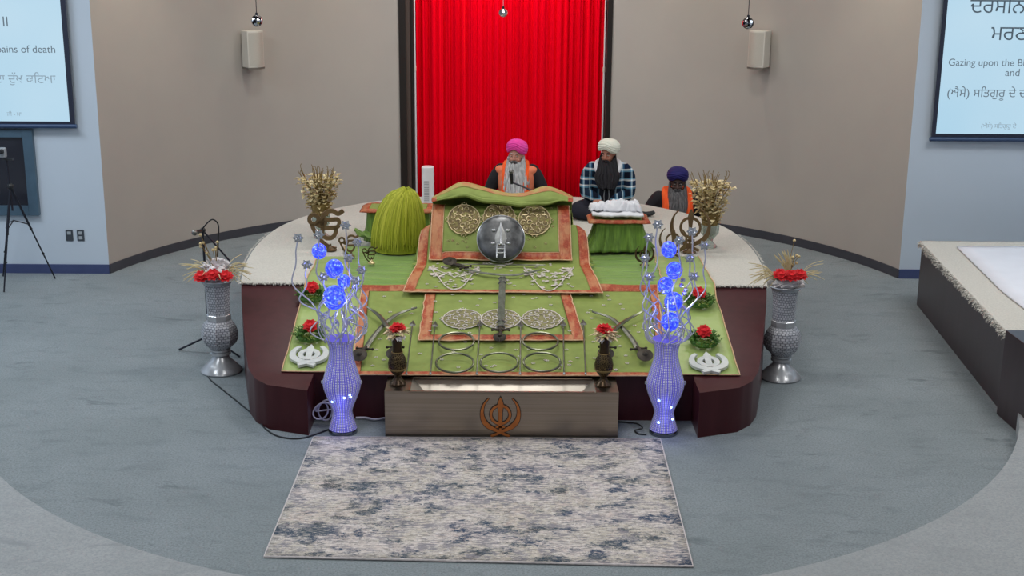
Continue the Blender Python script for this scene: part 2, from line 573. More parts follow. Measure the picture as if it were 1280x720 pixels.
def parent_world(p):
    m = Matrix.Translation(p.location) @ p.rotation_euler.to_matrix().to_4x4()
    if p.parent is not None:
        return parent_world(p.parent) @ p.matrix_parent_inverse @ m
    return m

def thing(name, label, cat, loc=(0, 0, 0), group=None):
    o = bpy.data.objects.new(name, None)
    o.empty_display_size = .05
    COL.objects.link(o)
    o.location = loc
    return tag(o, label, cat, group)

def tag(o, label, cat, group=None):
    o['label'] = label
    o['category'] = cat
    if group:
        o['group'] = group
    return o

def struct(o):
    o['kind'] = 'structure'
    return o

def lerp(a, b, t):
    return a + (b - a) * t

def interp(tab, x):
    if x <= tab[0][0]:
        return tab[0][1]
    for (x0, y0), (x1, y1) in zip(tab, tab[1:]):
        if x <= x1:
            return lerp(y0, y1, (x - x0) / (x1 - x0))
    return tab[-1][1]

def smooth_path(pts, n=8):
    """Catmull-Rom through points"""
    pts = [Vector(p) for p in pts]
    out = []
    for i in range(len(pts) - 1):
        p0, p1, p2, p3 = pts[max(i - 1, 0)], pts[i], pts[i + 1], pts[min(i + 2, len(pts) - 1)]
        for k in range(n):
            t = k / n
            out.append(.5 * ((2 * p1) + (p2 - p0) * t + (2 * p0 - 5 * p1 + 4 * p2 - p3) * t * t + (3 * p1 - p0 - 3 * p2 + p3) * t ** 3))
    out.append(pts[-1])
    return out

def nz(x, y, z=0, s=1):
    return noise.noise(Vector((x * s, y * s, z * s)))

# ------------------------------------------------------------------ the room
WC, WR = (0.0, 12.45), 4.44           # curved rear wall: plan centre and radius
CEIL = 4.6
WY = 13.75                            # flat side walls
def arc_wall(r, z0, z1, a0, a1, thick, n=28):
    mb = MB()
    pts = []
    for i in range(n + 1):
        a = lerp(a0, a1, i / n)
        pts.append((WC[0] + r * math.cos(a), WC[1] + r * math.sin(a)))
    for i in range(n, -1, -1):
        a = lerp(a0, a1, i / n)
        pts.append((WC[0] + (r + thick) * math.cos(a), WC[1] + (r + thick) * math.sin(a)))
    V0 = [mb.bm.verts.new((x, y, z0)) for x, y in pts]
    V1 = [mb.bm.verts.new((x, y, z1)) for x, y in pts]
    N = len(pts)
    for i in range(N):
        j = (i + 1) % N
        mb.bm.faces.new((V0[i], V0[j], V1[j], V1[i]))
    for i in range(n):
        mb.bm.faces.new((V1[i], V1[i + 1], V1[N - 2 - i], V1[N - 1 - i]))
        mb.bm.faces.new((V0[i], V0[i + 1], V0[N - 2 - i], V0[N - 1 - i]))
    return mb
aC = math.acos(1.33 / WR)             # alcove jamb
aE = math.asin((WY - WC[1]) / WR)     # where the curve meets the flat walls
XE = WR * math.cos(aE)
struct(arc_wall(WR, 0, CEIL, aE, aC, .14).build('wall_back_right', M['beige']))
struct(arc_wall(WR, 0, CEIL, PI - aC, PI - aE, .14).build('wall_back_left', M['beige']))
struct(arc_wall(WR - .014, 0, .1, aE, aC, .012).build('baseboard_back_right', M['base']))
struct(arc_wall(WR - .014, 0, .1, PI - aC, PI - aE, .012).build('baseboard_back_left', M['base']))
struct(MB().box((-(XE + 8) / 2, WY + .07, CEIL / 2), (8 - XE, .14, CEIL)).build('wall_left', M['white_wall'], smooth=False))
struct(MB().box(((XE + 8) / 2, WY + .07, CEIL / 2), (8 - XE, .14, CEIL)).build('wall_right', M['white_wall'], smooth=False))
struct(MB().box((-(XE + 8) / 2, WY - .008, .05), (8 - XE, .014, .1)).build('baseboard_left', M['base_blue'], smooth=False))
struct(MB().box(((XE + 8) / 2, WY - .008, .05), (8 - XE, .014, .1)).build('baseboard_right', M['base_blue'], smooth=False))
struct(MB().box((-8.07, 4, CEIL / 2), (.14, 20, CEIL)).build('wall_far_left', M['white_wall'], smooth=False))
struct(MB().box((8.07, 4, CEIL / 2), (.14, 20, CEIL)).build('wall_far_right', M['white_wall'], smooth=False))
struct(MB().box((0, -6.07, CEIL / 2), (16.3, .14, CEIL)).build('wall_front', M['white_wall'], smooth=False))
struct(MB().box((0, 6, CEIL + .05), (16.3, 24.5, .1)).build('ceiling', M['ceil'], smooth=False))
struct(MB().box((0, 6, -.05), (16.3, 24.5, .1)).build('floor', M['carpet'], smooth=False))
# raised outer floor, its inner edge a circle round the sunken stage area
mb = MB()
OC, OR = (-.05, 10.43), 4.06
inner = []
for i in range(49):
    a = lerp(PI + .12, 2 * PI - .20, i / 48)
    inner.append((OC[0] + OR * math.cos(a), OC[1] + OR * math.sin(a)))
V = []
for (x, y) in inner:
    ox = -8 if x < OC[0] - 2.5 else (8 if x > OC[0] + 2.5 else x * 3.0)
    oy = -5.99 if abs(x) < 2.6 else y
    V.append((x, y))
top = [mb.bm.verts.new((x, y, .15)) for x, y in inner]
low = [mb.bm.verts.new((x, y, 0.0)) for x, y in inner]
rim = [mb.bm.verts.new((x, y, .15)) for x, y in [(8, inner[-1][1]), (8, -5.99), (-8, -5.99), (-8, inner[0][1])]]
mb.bm.faces.new(top + rim)
for i in range(48):
    mb.bm.faces.new((low[i], low[i + 1], top[i + 1], top[i]))
l0 = mb.bm.verts.new((-8, inner[0][1], 0)); r0 = mb.bm.verts.new((8, inner[-1][1], 0))
mb.bm.faces.new((l0, low[0], top[0], rim[3])); mb.bm.faces.new((low[-1], r0, rim[0], top[-1]))
struct(mb.build('floor_outer', M['carpet2'], smooth=False))
# alcove behind the curtain
JY = WC[1] + WR * math.sin(aC)        # about 16.69
struct(MB().box((0, 17.55, CEIL / 2), (3.4, .1, CEIL)).build('wall_alcove', M['darktrim'], smooth=False))
for sgn, nm in ((-1, 'left'), (1, 'right')):
    struct(MB().box((sgn * 1.42, 17.2, CEIL / 2), (.1, .66, CEIL)).build('wall_jamb_' + nm, M['darktrim'], smooth=False))
def px_at(px, Y):
    return aty(px, 110, Y).x
xs = {k: px_at(k, 16.72) for k in (500, 508, 513, 517, 521, 752, 757, 763)}
struct(MB().box(((xs[500] + xs[508]) / 2 , 16.72, CEIL / 2), (xs[508] - xs[500], .1, CEIL)).build('trim_1', M['darktrim'], smooth=False))
struct(MB().box(((xs[508] + xs[513]) / 2, 16.76, CEIL / 2), (xs[513] - xs[508], .1, CEIL)).build('trim_2', M['browntrim'], smooth=False))
struct(MB().box(((xs[513] + xs[517]) / 2, 16.80, CEIL / 2), (xs[517] - xs[513], .08, CEIL)).build('gap_shade_strip', M['darktrim'], smooth=False))  # dark strip standing in for the shade of the gap beside the pole
struct(MB().box(((xs[757] + xs[763]) / 2, 16.72, CEIL / 2), (xs[763] - xs[757], .1, CEIL)).build('trim_4', M['darktrim'], smooth=False))
for px, nm in ((519.0, 'left'), (754.5, 'right')):
    x = px_at(px, 16.8)
    p = thing('curtain_pole', 'thin white upright pole along the %s edge of the red curtain' % nm, 'pole', (x, 16.8, 0), 'poles beside the red curtain')
    mb = MB()
    mb.tube([(x, 16.8, .0), (x, 16.8, 1.9)], .013, 10)
    mb.tube([(x, 16.8, 1.9), (x, 16.8, 4.5)], .011, 10)
    mb.build('tube', M['whiteplastic'], p)
    for z in (1.9, 3.2):
        MB().lathe([(.017, z - .03), (.017, z + .03)], (x, 16.8, 0), 12).build('coupling', M['offwhite'], p)
    MB().lathe([(.07, 0.0), (.07, .012), (.02, .02)], (x, 16.8, 0), 16).build('foot_plate', M['offwhite'], p)

# red curtain: pleats, two panels that meet behind the second man
def curtain_panel(x0, x1, ph):
    def fn(u, v):
        x = lerp(x0, x1, u)
        z = lerp(4.5, .02, v)
        y = 16.98 + .022 * math.sin(x * 62 + ph + .7 * math.sin(x * 9)) + .012 * math.sin(x * 151 + ph) + .012 * math.sin(x * 23 + z * .5)
        return Vector((x, y, z))
    return MB().grid(fn, 220, 6)
cur = thing('stage_curtain', 'tall bright red pleated curtain hanging in the alcove behind the stage', 'curtain', (0, 16.98, 0))
x710 = px_at(709, 17.0)
curtain_panel(px_at(521, 17), x710, 0).build('panel', M['curtain'], cur, solid=.004)
curtain_panel(x710 - .02, px_at(754, 17), 2.0).build('panel', M['curtain'], cur, solid=.004)
MB().tube([(-1.34, 16.98, 4.52), (1.34, 16.98, 4.52)], .02, 10).build('rod', M['blackmetal'], cur)

# left window of the control room, right next to the frame's left edge
wl = bpy.data.objects.new('window_1', None); COL.objects.link(wl); wl['kind'] = 'structure'
Yw = WY - .03
ptr = aty(42, 162, Yw); pbr = aty(50, 269, Yw)
xo, zt, zb = pbr.x, ptr.z, pbr.z
wl.location = (xo - .9, WY, zb)
fw = .105
mb = MB()
W = 1.7
mb.box((xo - fw / 2, Yw, (zt + zb) / 2), (fw, .06, zt - zb))
mb.box((xo - W + fw / 2, Yw, (zt + zb) / 2), (fw, .06, zt - zb))
mb.box((xo - W / 2, Yw, zb + fw / 2), (W - 2 * fw, .06, fw))
mb.box((xo - W / 2, Yw, zt - .04), (W - 2 * fw, .06, .08))
mb.build('window_frame', M['teal'], wl, smooth=False, bevel=.004)
MB().box((xo - W / 2, Yw + .012, (zt + zb) / 2), (W - 2 * fw + .02, .012, zt - zb - .1)).build('window_glass', M['darkglass'], wl, smooth=False)

# wall outlets
for px, nm in ((87, 'left'), (101, 'right')):
    c = aty(px, 294, WY)
    o = thing('wall_outlet', 'small grey outlet plate on the white wall, %s one of the pair' % nm, 'outlet', (c.x, WY, c.z), 'outlets on the left wall')
    MB().box((c.x, WY - .006, c.z), (.075, .012, .12)).build('cover_plate', M['outlet'], o, smooth=False, bevel=.003)
    for k, dz in enumerate((.026, -.026)):
        if nm == 'left' and k == 1:
            continue
        MB().box((c.x, WY - .014, c.z + dz), (.04, .005, .034)).build('socket', M['outletface'], o, smooth=False, bevel=.002)

# ---- projected text
def text_obj(body, px, py, hpx, Y, m, parent, name='text_line', align='LEFT'):
    cu = bpy.data.curves.new('t', 'FONT')
    cu.body = body
    cu.align_x = align
    tmp = bpy.data.objects.new('t', cu)
    COL.objects.link(tmp)
    cu.size = hpx / F * (Y * math.cos(PITCH) + .5) * 1.0
    cu.extrude = .0005
    dg = bpy.context.evaluated_depsgraph_get()
    me = bpy.data.meshes.new_from_object(tmp.evaluated_get(dg))
    COL.objects.unlink(tmp)
    p = aty(px, py, Y)
    me.transform(Matrix.Translation(p) @ Matrix.Rotation(PI / 2, 4, 'X'))
    me.name = name
    me.materials.clear()
    return link(name, me, m, parent, smooth=False)

def screen(label, side):
    Ys = WY - .09
    if side == 'L':
        xi_b, xi = aty(96, 158, Ys), aty(87, 152, Ys)
        z0, zi = xi_b.z, xi.z
        xe, xin = xi_b.x - .02, xi.x
        x1, x2 = xe, xe - 2.9
        ins = (x2 + .06, xin)
    else:
        xi_b, xi = aty(1162, 174, Ys), aty(1170, 167, Ys)
        z0, zi = xi_b.z, xi.z
        xe, xin = xi_b.x + .02, xi.x
        x1, x2 = xe, xe + 2.9
        ins = (xin, x2 - .06)
    s = thing('projection_screen', label, 'screen', ((x1 + x2) / 2, Ys, z0), 'projection screens on the side walls')
    zt = 3.35
    cx = (x1 + x2) / 2
    MB().box((cx, Ys + .012, (z0 + zt) / 2), (abs(x2 - x1), .012, zt - z0 - .04)).build('border', M['screenedge'], s, smooth=False)
    a, b = min(ins), max(ins)
    MB().box(((a + b) / 2, Ys + .002, (zi + zt - .06) / 2), (b - a, .006, zt - .06 - zi)).build('picture_area', M['screen'], s, smooth=False)
    MB().tube([(min(x1, x2) - .02, Ys, z0), (max(x1, x2) + .02, Ys, z0)], .022, 10).build('bottom_bar', M['screenrail'], s)
    MB().box((cx, Ys + .02, zt + .05), (abs(x2 - x1) + .1, .12, .14)).build('case', M['whiteplastic'], s, smooth=False, bevel=.01)
    return s, Ys - .002
sL, Yt = screen('projection screen on the left wall with grey lines ending in pains of death', 'L')
text_obj('॥', 12, 33, 19, Yt, M['ink2'], sL, align='RIGHT')
text_obj('pains of death', 70, 66, 13.0, Yt, M['ink2'], sL, align='RIGHT')
text_obj('ਦਾ ਦੁੱਖ ਕਿਟਆ', 70, 104, 15, Yt, M['ink3'], sL, align='RIGHT')
text_obj('ਜੀ - ਮਾ', 27, 145, 7, Yt, M['ink3'], sL, align='RIGHT')
sR, Yt = screen('projection screen on the right wall with lines starting Gazing upon the', 'R')
text_obj('ਦਰਸਿਨ', 1212, 16, 25, Yt, M['ink'], sR)
text_obj('ਮਰਣ', 1238, 50, 25, Yt, M['ink'], sR)
text_obj('Gazing upon the Blessed', 1185, 82, 12.3, Yt, M['ink2'], sR)
text_obj('and', 1256, 95, 13, Yt, M['ink2'], sR)
text_obj('(ਐਸੇ) ਸਿਤਗੁਰੂ ਦੇ ਦਰ', 1183, 121, 14.6, Yt, M['ink2'], sR)
text_obj('(ਐਸੇ) ਸਿਤਗੁਰੂ ਦੇ', 1226, 160, 7.5, Yt, M['ink3'], sR)

# wall loudspeakers
for px, nm, dx in ((315, 'left', 1), (950, 'right', -1)):
    a = aty(px, 61, 15.5)
    wy = WC[1] + math.sqrt(WR ** 2 - a.x ** 2)
    c = aty(px, 61, wy - .19)
    th = math.atan2(c.x - WC[0], c.y - WC[1])
    s = thing('wall_speaker', 'cream column loudspeaker mounted high on the %s part of the curved beige wall' % nm, 'speaker', tuple(c), 'loudspeakers on the curved wall')
    rot = -th
    w, h, d = .22, .42, .16
    pts = []
    for i in range(13):
        t = i / 12
        x = lerp(-w / 2, w / 2, t)
        pts.append((x, -d / 2 - .035 * math.sin(PI * t)))
    pts += [(w / 2 * .8, d / 2), (-w / 2 * .8, d / 2)]
    RM = Matrix.Rotation(rot, 3, 'Z')
    def P(x, y):
        v = RM @ Vector((x, y, 0))
        return (c.x + v.x, c.y + v.y)
    MB().prism([P(x, y) for x, y in pts], c.z - h / 2, c.z + h / 2).build('cabinet', M['offwhite'], s, bevel=.005)
    g = [(x * .9, y - .006) for x, y in pts[:13]]
    g = g + [(x, y + .008) for x, y in g[::-1]]
    MB().prism([P(x, y) for x, y in g], c.z - h / 2 + .02, c.z + h / 2 - .02).build('grille', M['speakergrille'], s)
    MB().prism([P(x * 1.02, y * 1.02) for x, y in pts], c.z - h / 2 - .02, c.z - h / 2).build('end_cap', M['speakerend'], s)
    e = RM @ Vector((0, .13, 0))
    MB().box((c.x + e.x, c.y + e.y, c.z), (.06, .12, .12), rot).build('bracket', M['offwhite'], s, smooth=False)

# hanging mirror balls
for px, py, r, nm, k in ((321, 26, .057, 'left of the red curtain', 'iron'), (935, 29, .057, 'right of the red curtain', 'iron'), (629, 16, .042, 'before the red curtain', 'chrome')):
    c = aty(px, py, 13.0)
    lab = 'small %s faceted ball hanging on a wire %s' % ('bright silver' if k == 'chrome' else 'dark', nm)
    o = thing('hanging_ball', lab, 'ornament', tuple(c), 'faceted balls hanging on wires')
    b = MB()
    b.lathe([(max(r * math.sin(PI * i / 9), 0), -r * math.cos(PI * i / 9)) for i in range(10)], tuple(c), 14)
    m = M.get('ball_' + k)
    if m is None:
        m = mat('mirror_ball_' + k, '#3a3a40' if k == 'iron' else '#d5d5d8', .15, .95)
        t = NT(m)
        vo = t.n('ShaderNodeTexVoronoi'); vo.inputs['Scale'].default_value = 48
        t.l(t.coord(), vo.inputs['Vector'])
        t.base(t.ramp(vo.outputs['Color'], [(.3, '#15151a'), (.55, '#45454c'), (.75, '#e8e8ec')] if k == 'iron' else [(.2, '#8a8a90'), (.7, '#f2f2f4')]))
        M['ball_' + k] = m
    b.build('ball', m, o, smooth=False)
    MB().lathe([(.012, r - .004), (.012, r + .02)], tuple(c), 10).build('cap', M['blackmetal'], o)
    MB().tube([(c.x, c.y, c.z + r), (c.x, c.y, CEIL)], .004 if k == 'iron' else .003, 6).build('wire', M['blackmetal'] if k == 'iron' else M['chrome'], o)

# ------------------------------------------------------------------ the stage
HT, HS, YT, YB = .66, .35, 10.87, 9.43
def S(x, y):
    k = (HT - HS) / (YT - YB)
    if y >= YT:
        return HT
    if y <= YB - .2:
        return HS
    if y < YB + .2:                      # concave sweep into the step
        return HS + k * (y - YB + .2) ** 2 / .8
    return HS + (y - YB) * k

def Ss(x, y):
    """the same with soft creases, for cloth"""
    return max(S(x, y), (S(x, y - .06) + S(x, y + .06) + S(x, y)) / 3)

def onS(px, py, off=0.0):
    z = .5
    for _ in range(40):
        p = atz(px, py, z)
        z = lerp(z, S(p.x, p.y) + off, .7)
    return atz(px, py, z)

OUT = [(1.99, 9.72), (2.09, 10.15), (2.19, 10.6), (2.26, 11.0), (2.32, 11.5),
       (2.35, 12.06), (2.33, 12.6), (2.24, 13.15), (2.0, 13.72), (1.68, 14.12), (1.42, 14.36), (1.0, 14.6), (.5, 14.75), (0, 14.8)]
sm = [(1.43, 9.08), (1.74, 9.20), (1.86, 9.34), (1.94, 9.52)] + [(p.x, p.y) for p in smooth_path([(a, b, 0) for a, b in OUT], 4)]
def half(y, upper):
    best = None
    for (x0, y0), (x1, y1) in zip(sm, sm[1:]):
        if (y0 - y) * (y1 - y) <= 0 and y0 != y1:
            best = lerp(x0, x1, (y - y0) / (y1 - y0))
            break
    return best
xT, xB = half(YT, 0), half(YB, 0)
back = [p for p in sm if p[1] > YT]
mid = [p for p in sm if YB < p[1] < YT]
front = [p for p in sm if p[1] < YB]
mirror = lambda L: [(-x, y) for x, y in L]
stage = thing('stage_platform', 'low rounded dark wood stage with a sloping front in the middle of the room', 'stage', (0, 11.5, 0))
mb = MB()
ring_top = [(xT, YT)] + back[:-1] + [(0, 14.8)] + mirror(back[:-1])[::-1] + [(-xT, YT)]
mb.prism(ring_top, 0, HT)
mb.build('back_block', M['wood'], stage, smooth=False)
def loft_block(ys, xl, xr):
    """block whose top follows the slope, from front to back through the given y values"""
    mb = MB()
    V = []
    for y in ys:
        z = S(0, y)
        V.append([mb.bm.verts.new(p) for p in ((xl(y), y, 0), (xl(y), y, z), (xr(y), y, z), (xr(y), y, 0))])
    for p, q in zip(V, V[1:]):
        for k in range(4):
            m = (k + 1) % 4
            mb.bm.faces.new((p[k], p[m], q[m], q[k]))
    mb.bm.faces.new(V[0]); mb.bm.faces.new(V[-1][::-1])
    return mb
yy = sorted(set([YB + (YT - YB) * i / 16 for i in range(17)] + [p[1] for p in mid]))
loft_block(yy, lambda y: -half(y, 0), lambda y: half(y, 0)).build('ramp_block', M['wood'], stage, angle=30)
ys_ = [9.081, 9.12, 9.16, 9.2, 9.25, 9.3, 9.34, 9.38, YB]
for sg in (1, -1):
    if sg > 0:
        b_ = loft_block(ys_, lambda y: 1.43, lambda y: half(y, 0))
    else:
        b_ = loft_block(ys_, lambda y: -half(y, 0), lambda y: -1.43)
    b_.build('step_block', M['wood'], stage, angle=30)

# white fleece on the stage top
def fleece_edge(pts):
    return pts
fl = [(x * 1.003, y) for x, y in [(xT + .01, YT - .005)] + back[:-1]] + [(0, 14.77)]
fl = fl + [(-x, y) for x, y in fl[:-1]][::-1]
fle = thing('fleece_cover', 'off-white fleece cover spread over the top of the round wooden stage', 'carpet', (0, 12, HT))
mb = MB().prism(fl, HT + .001, HT + .028)
mb.build('sheet', M['fleece'], fle, smooth=False, bevel=.01)
mb = MB()
per = []
n = len(fl)
for i in range(n):
    a, b = Vector((*fl[i], 0)), Vector((*fl[(i + 1) % n], 0))
    L = (b - a).length
    k = max(1, int(L / .007))
    nrm = Vector((b.y - a.y, a.x - b.x, 0)).normalized()
    frontedge = (i == n - 1)
    for j in range(k):
        p = a.lerp(b, (j + R.random()) / k)
        if not frontedge and p.y > 12.8:
            continue
        if frontedge and abs(p.x) < 1.66:
            continue
        mb.leaf((p.x + nrm.x * .003, p.y + nrm.y * .003, HT + .027), (nrm.x + R.uniform(-.4, .4), nrm.y + R.uniform(-.4, .4), R.uniform(-.9, .1)), .014, R.uniform(.02, .038))
o = mb.build('tufts', M['fleece'], fle, smooth=False)
o['kind'] = 'stuff'
FT = HT + .028     # top of the fleece

# ------------------------------------------------------------------ cloth on the slope
def quad_cloth(name, label, cat, corners, off, m, border=None, nu=70, nv=70, wr=.004, wf=(9, 7), seed=0, group=None, bm_=None, sides='lrbt', sag=None, curl=.0):
    """corners: xy of back-left, back-right, front-right, front-left. border width in metres."""
    bl, br, fr, fl_ = [Vector((p[0], p[1], 0)) for p in corners]
    WU = ((br - bl).length + (fr - fl_).length) / 2
    WV = ((fl_ - bl).length + (fr - br).length) / 2
    def surf(u, v, ex=0):
        p = bl.lerp(br, u).lerp(fl_.lerp(fr, u), v)
        ed = max(0, 1 - min(u, 1 - u) * 14)
        x = p.x + .012 * ed * nz(u * 3, v * 9, seed) 
        y = p.y + .012 * max(0, 1 - min(v, 1 - v) * 20) * nz(u * 8, v, seed + 5)
        w = wr * (nz(p.x * wf[0] * .5, p.y * wf[1], seed) + .5 * nz(p.x * wf[0] * 1.7, p.y * wf[1] * 2, seed + 3)) + wr * 1.0
        z = Ss(x, y) + .034 * min(1, max(0, (y - YT + .15) / .08)) + off + w + ex
        return Vector((x, y, z))
    root = thing(name, label, cat, tuple(surf(.5, .5)), group)
    bu, bv = (border / WU, border / WV) if border else (0, 0)
    def inb(u, v):
        return (('l' in sides and u < bu) or ('r' in sides and u > 1 - bu) or ('t' in sides and v < bv) or ('b' in sides and v > 1 - bv))
    MB().grid(lambda u, v: surf(u, v), nu, nv, keep=(lambda u, v: not inb(u, v)) if border else None).build('field', m, root, solid=.003)
    if border:
        mb = MB()
        strips = []
        if 'l' in sides: strips.append((0, bu, 0, 1))
        if 'r' in sides: strips.append((1 - bu, 1, 0, 1))
        if 't' in sides: strips.append((0, 1, 0, bv))
        if 'b' in sides: strips.append((0, 1, 1 - bv, 1))
        for u0, u1, v0, v1 in strips:
            a, b = (6, nv) if (u1 - u0) < .5 else (nu, 6)
            mb.grid(lambda u, v: surf(lerp(u0, u1, u), lerp(v0, v1, v), .0022), a, b)
        mb.build('border', bm_ or M['orange'], root, solid=.003)
    e = MB()
    path = [surf(0, i / 40, .003) for i in range(41)] + [surf(i / 40, 1, .003) for i in range(1, 41)] + [surf(1, 1 - i / 40, .003) for i in range(1, 41)]
    e.tube(path, .005, 6)
    e.build('edging', M['edging'], root)
    return root, surf

def sequins(root, surf, n, seed, avoid=None, size=.011):
    r = random.Random(seed)
    mb = MB()
    for _ in range(n):
        u, v = r.uniform(.06, .94), r.uniform(.06, .94)
        p = surf(u, v, .004)
        for k in range(5):
            a = 2 * PI * k / 5 + u * 9
            mb.ball(p + Vector((math.cos(a) * size, math.sin(a) * size * 1.2, .001)), size * .55, 1, (1, 1, .4))
    mb.build('sequins', M['silver_thread'], root)['kind'] = 'stuff'

def xy(px, py, off=0):
    p = onS(px, py, off)
    return (p.x, p.y)

base_cloth, bsurf = quad_cloth('satin_sheet', 'wide pale green satin sheet under the weapons, hanging widest over the sloping stage front', 'cloth',
    [xy(398, 322, .03), xy(873, 322, .03), xy(925, 469, .01), xy(352, 464, .01)], .005, M['palesatin'], nu=90, nv=120, wr=.003, wf=(3, 9), seed=2)
mid_cloth, msurf = quad_cloth('satin_sheet', 'bright green satin strip across the stage top below the covered stools', 'cloth',
    [xy(430, 309, .04), xy(815, 312, .04), xy(830, 366, .02), xy(438, 362, .02)], .014, M['satin'], nu=90, nv=60, wr=.002, wf=(2, 14), seed=12)
low_cloth, lsurf = quad_cloth('embroidered_cloth', 'large olive green cloth with orange border lying on the lower slope under the arrows', 'cloth',
    [xy(452, 359, .035), xy(822, 360, .035), xy(836, 471, .03), xy(439, 469, .03)], .029, M['green'], border=.065, seed=21, wr=.003)
sequins(low_cloth, lsurf, 120, 3)
in_cloth, isurf = quad_cloth('embroidered_cloth', 'small olive cloth with orange sides and three silver medallions around the upright scabbard', 'cloth',
    [xy(533, 364, .04), xy(711, 364, .04), xy(731, 427, .045), xy(523, 427, .045)], .052, M['green'], border=.085, seed=31, wr=.002, sides='lrb')
sequins(in_cloth, isurf, 30, 5)

def medallion(root, c, ex, ey, r, seed, m1='zari', m2='zari_thread', name='medallion'):
    """embroidered disc with rim and curls; ex/ey are unit vectors of its plane"""
    r_ = random.Random(seed)
    n = ex.cross(ey).normalized()
    mb = MB()
    V = [mb.bm.verts.new(c + n * .002)]
    ring = [mb.bm.verts.new(c + (ex * math.cos(2 * PI * k / 40) + ey * math.sin(2 * PI * k / 40)) * r + n * .001) for k in range(40)]
    for k in range(40):
        mb.bm.faces.new((V[0], ring[k], ring[(k + 1) % 40]))
    o = mb.build(name, M[m1], root)
    mb = MB()
    mb.tube([c + (ex * math.cos(2 * PI * k / 40) + ey * math.sin(2 * PI * k / 40)) * r * (1 + .03 * (k % 2)) + n * .004 for k in range(40)], .0045, 5, closed=True)
    for k in range(19):
        a, d = (2 * PI * k / 7, r * .36) if k < 7 else (2 * PI * (k + .5) / 12, r * .74)
        q = c + ex * math.cos(a) * d + ey * math.sin(a) * d
        a0, sw, rr = r_.uniform(0, 6.3), r_.choice((-1, 1)) * r_.uniform(3, 5), r_.uniform(.17, .22) * r
        pts = []
        for i in range(10):
            t = i / 9
            pts.append(q + (ex * math.cos(a0 + sw * t) + ey * math.sin(a0 + sw * t)) * rr * (1 - .6 * t) + n * .005)
        mb.tube(pts, .0038, 4)
        mb.ball(pts[-1], .008, 1)
    for k in (0, 1, 2, 3):
        a = PI / 2 * k + PI / 2
        for j in range(3):
            mb.ball(c + (ex * math.cos(a + (j - 1) * .12) + ey * math.sin(a + (j - 1) * .12)) * r * (1.1 + .06 * (j == 1)) + n * .004, .007, 1)
    s = mb.build('scrollwork', M[m2], o)
    return o

for k, px in enumerate((578, 626, 677)):
    c = onS(px, 399, .062)
    sl = Vector((0, YT - YB, HT - HS)).normalized()
    medallion(in_cloth, c, Vector((1, 0, 0)), sl, .155, 40 + k, 'zari2', 'silver_thread')

# ---- the covered book stand: a raised form under two cloths
PROF = [(10.60, None), (10.72, None), (10.84, None), (10.95, .742), (11.25, .742), (11.36, .755), (11.43, .80), (11.50, .90), (11.57, 1.00), (11.64, 1.09), (11.72, 1.14),
        (11.82, 1.14), (11.92, 1.10), (12.00, 1.02), (12.07, .90), (12.10, .76)]
PP = []
for y, z in PROF:
    PP.append(Vector((0, y, z if z is not None else S(0, y) + .078)))
PP = smooth_path(PP, 4)
PLEN = [0]
for a, b in zip(PP, PP[1:]):
    PLEN.append(PLEN[-1] + (b - a).length)
def prof_at(t):
    d = t * PLEN[-1]
    for i in range(len(PP) - 1):
        if d <= PLEN[i + 1]:
            k = (d - PLEN[i]) / (PLEN[i + 1] - PLEN[i])
            return PP[i].lerp(PP[i + 1], k)
    return PP[-1].copy()
def prof_t(y):
    for i in range(len(PP) - 1):
        if PP[i].y <= y <= PP[i + 1].y:
            return (PLEN[i] + (y - PP[i].y) / (PP[i + 1].y - PP[i].y) * (PLEN[i + 1] - PLEN[i])) / PLEN[-1]
    return 1.0
WL = [(10.6, .835), (10.95, .79), (11.3, .765), (11.45, .765), (11.56, .755), (11.66, .71), (11.76, .66), (12.3, .66)]
def usurf(u, v, ex=0):
    p = prof_at(v)
    dp = prof_at(min(1, v + .01)) - prof_at(max(0, v - .01))
    n = Vector((0, -dp.z, dp.y)).normalized()
    wdt = interp(WL, p.y)
    s = u * 2 - 1
    x = s * wdt + (-.005 if s < 0 else -.012)
    fall = max(0, abs(s) - .86) / .14
    rise = max(0, min(1, (p.z - .74) / .25))
    q = Vector((x, p.y, p.z)) + n * (ex + .004 * nz(x * 5, v * 14, 3) + .003 * nz(x * 16, v * 20, 8))
    q.z -= .06 * fall ** 1.6 * rise
    return q
up = thing('embroidered_cloth', 'broad orange bordered green cloth draped over the raised stand, under the flat swords', 'cloth', (0, 11.4, .7))
bw = .055
VTOP = prof_t(11.60)
MB().grid(usurf, 60, 130, keep=lambda u, v: bw < u < 1 - bw and .022 < v < VTOP).build('field', M['green'], up, solid=.004)
mb = MB()
mb.grid(lambda u, v: usurf(u * bw, v * VTOP, .004), 5, 70)
mb.grid(lambda u, v: usurf(1 - bw + u * bw, v * VTOP, .004), 5, 70)
mb.grid(lambda u, v: usurf(u, v * .024, .004), 60, 4)
mb.build('border', M['orange'], up, solid=.003)
mb = MB()
for uu in (0, 1):
    mb.tube([usurf(uu, VTOP * i / 60, .004) for i in range(61)], .005, 6)
mb.tube([usurf(i / 60, 0, .004) for i in range(61)], .005, 6)
mb.build('edging', M['edging'], up)
# side falls so the form is closed at both ends
for sg in (0, 1):
    mb = MB()
    v0 = prof_t(11.30)
    def fn(u, v):
        a = usurf(sg, lerp(v0, VTOP, u), -.008)
        z = lerp(a.z, .735, v)
        out = .05 * v * math.sin(u * 17) * .4
        return Vector((a.x * (1 + .03 * v) + out * (1 if sg else -1), a.y, max(z, .735)))
    mb.grid(fn, 40, 10).build('side_fall', M['green'], up, solid=.004)
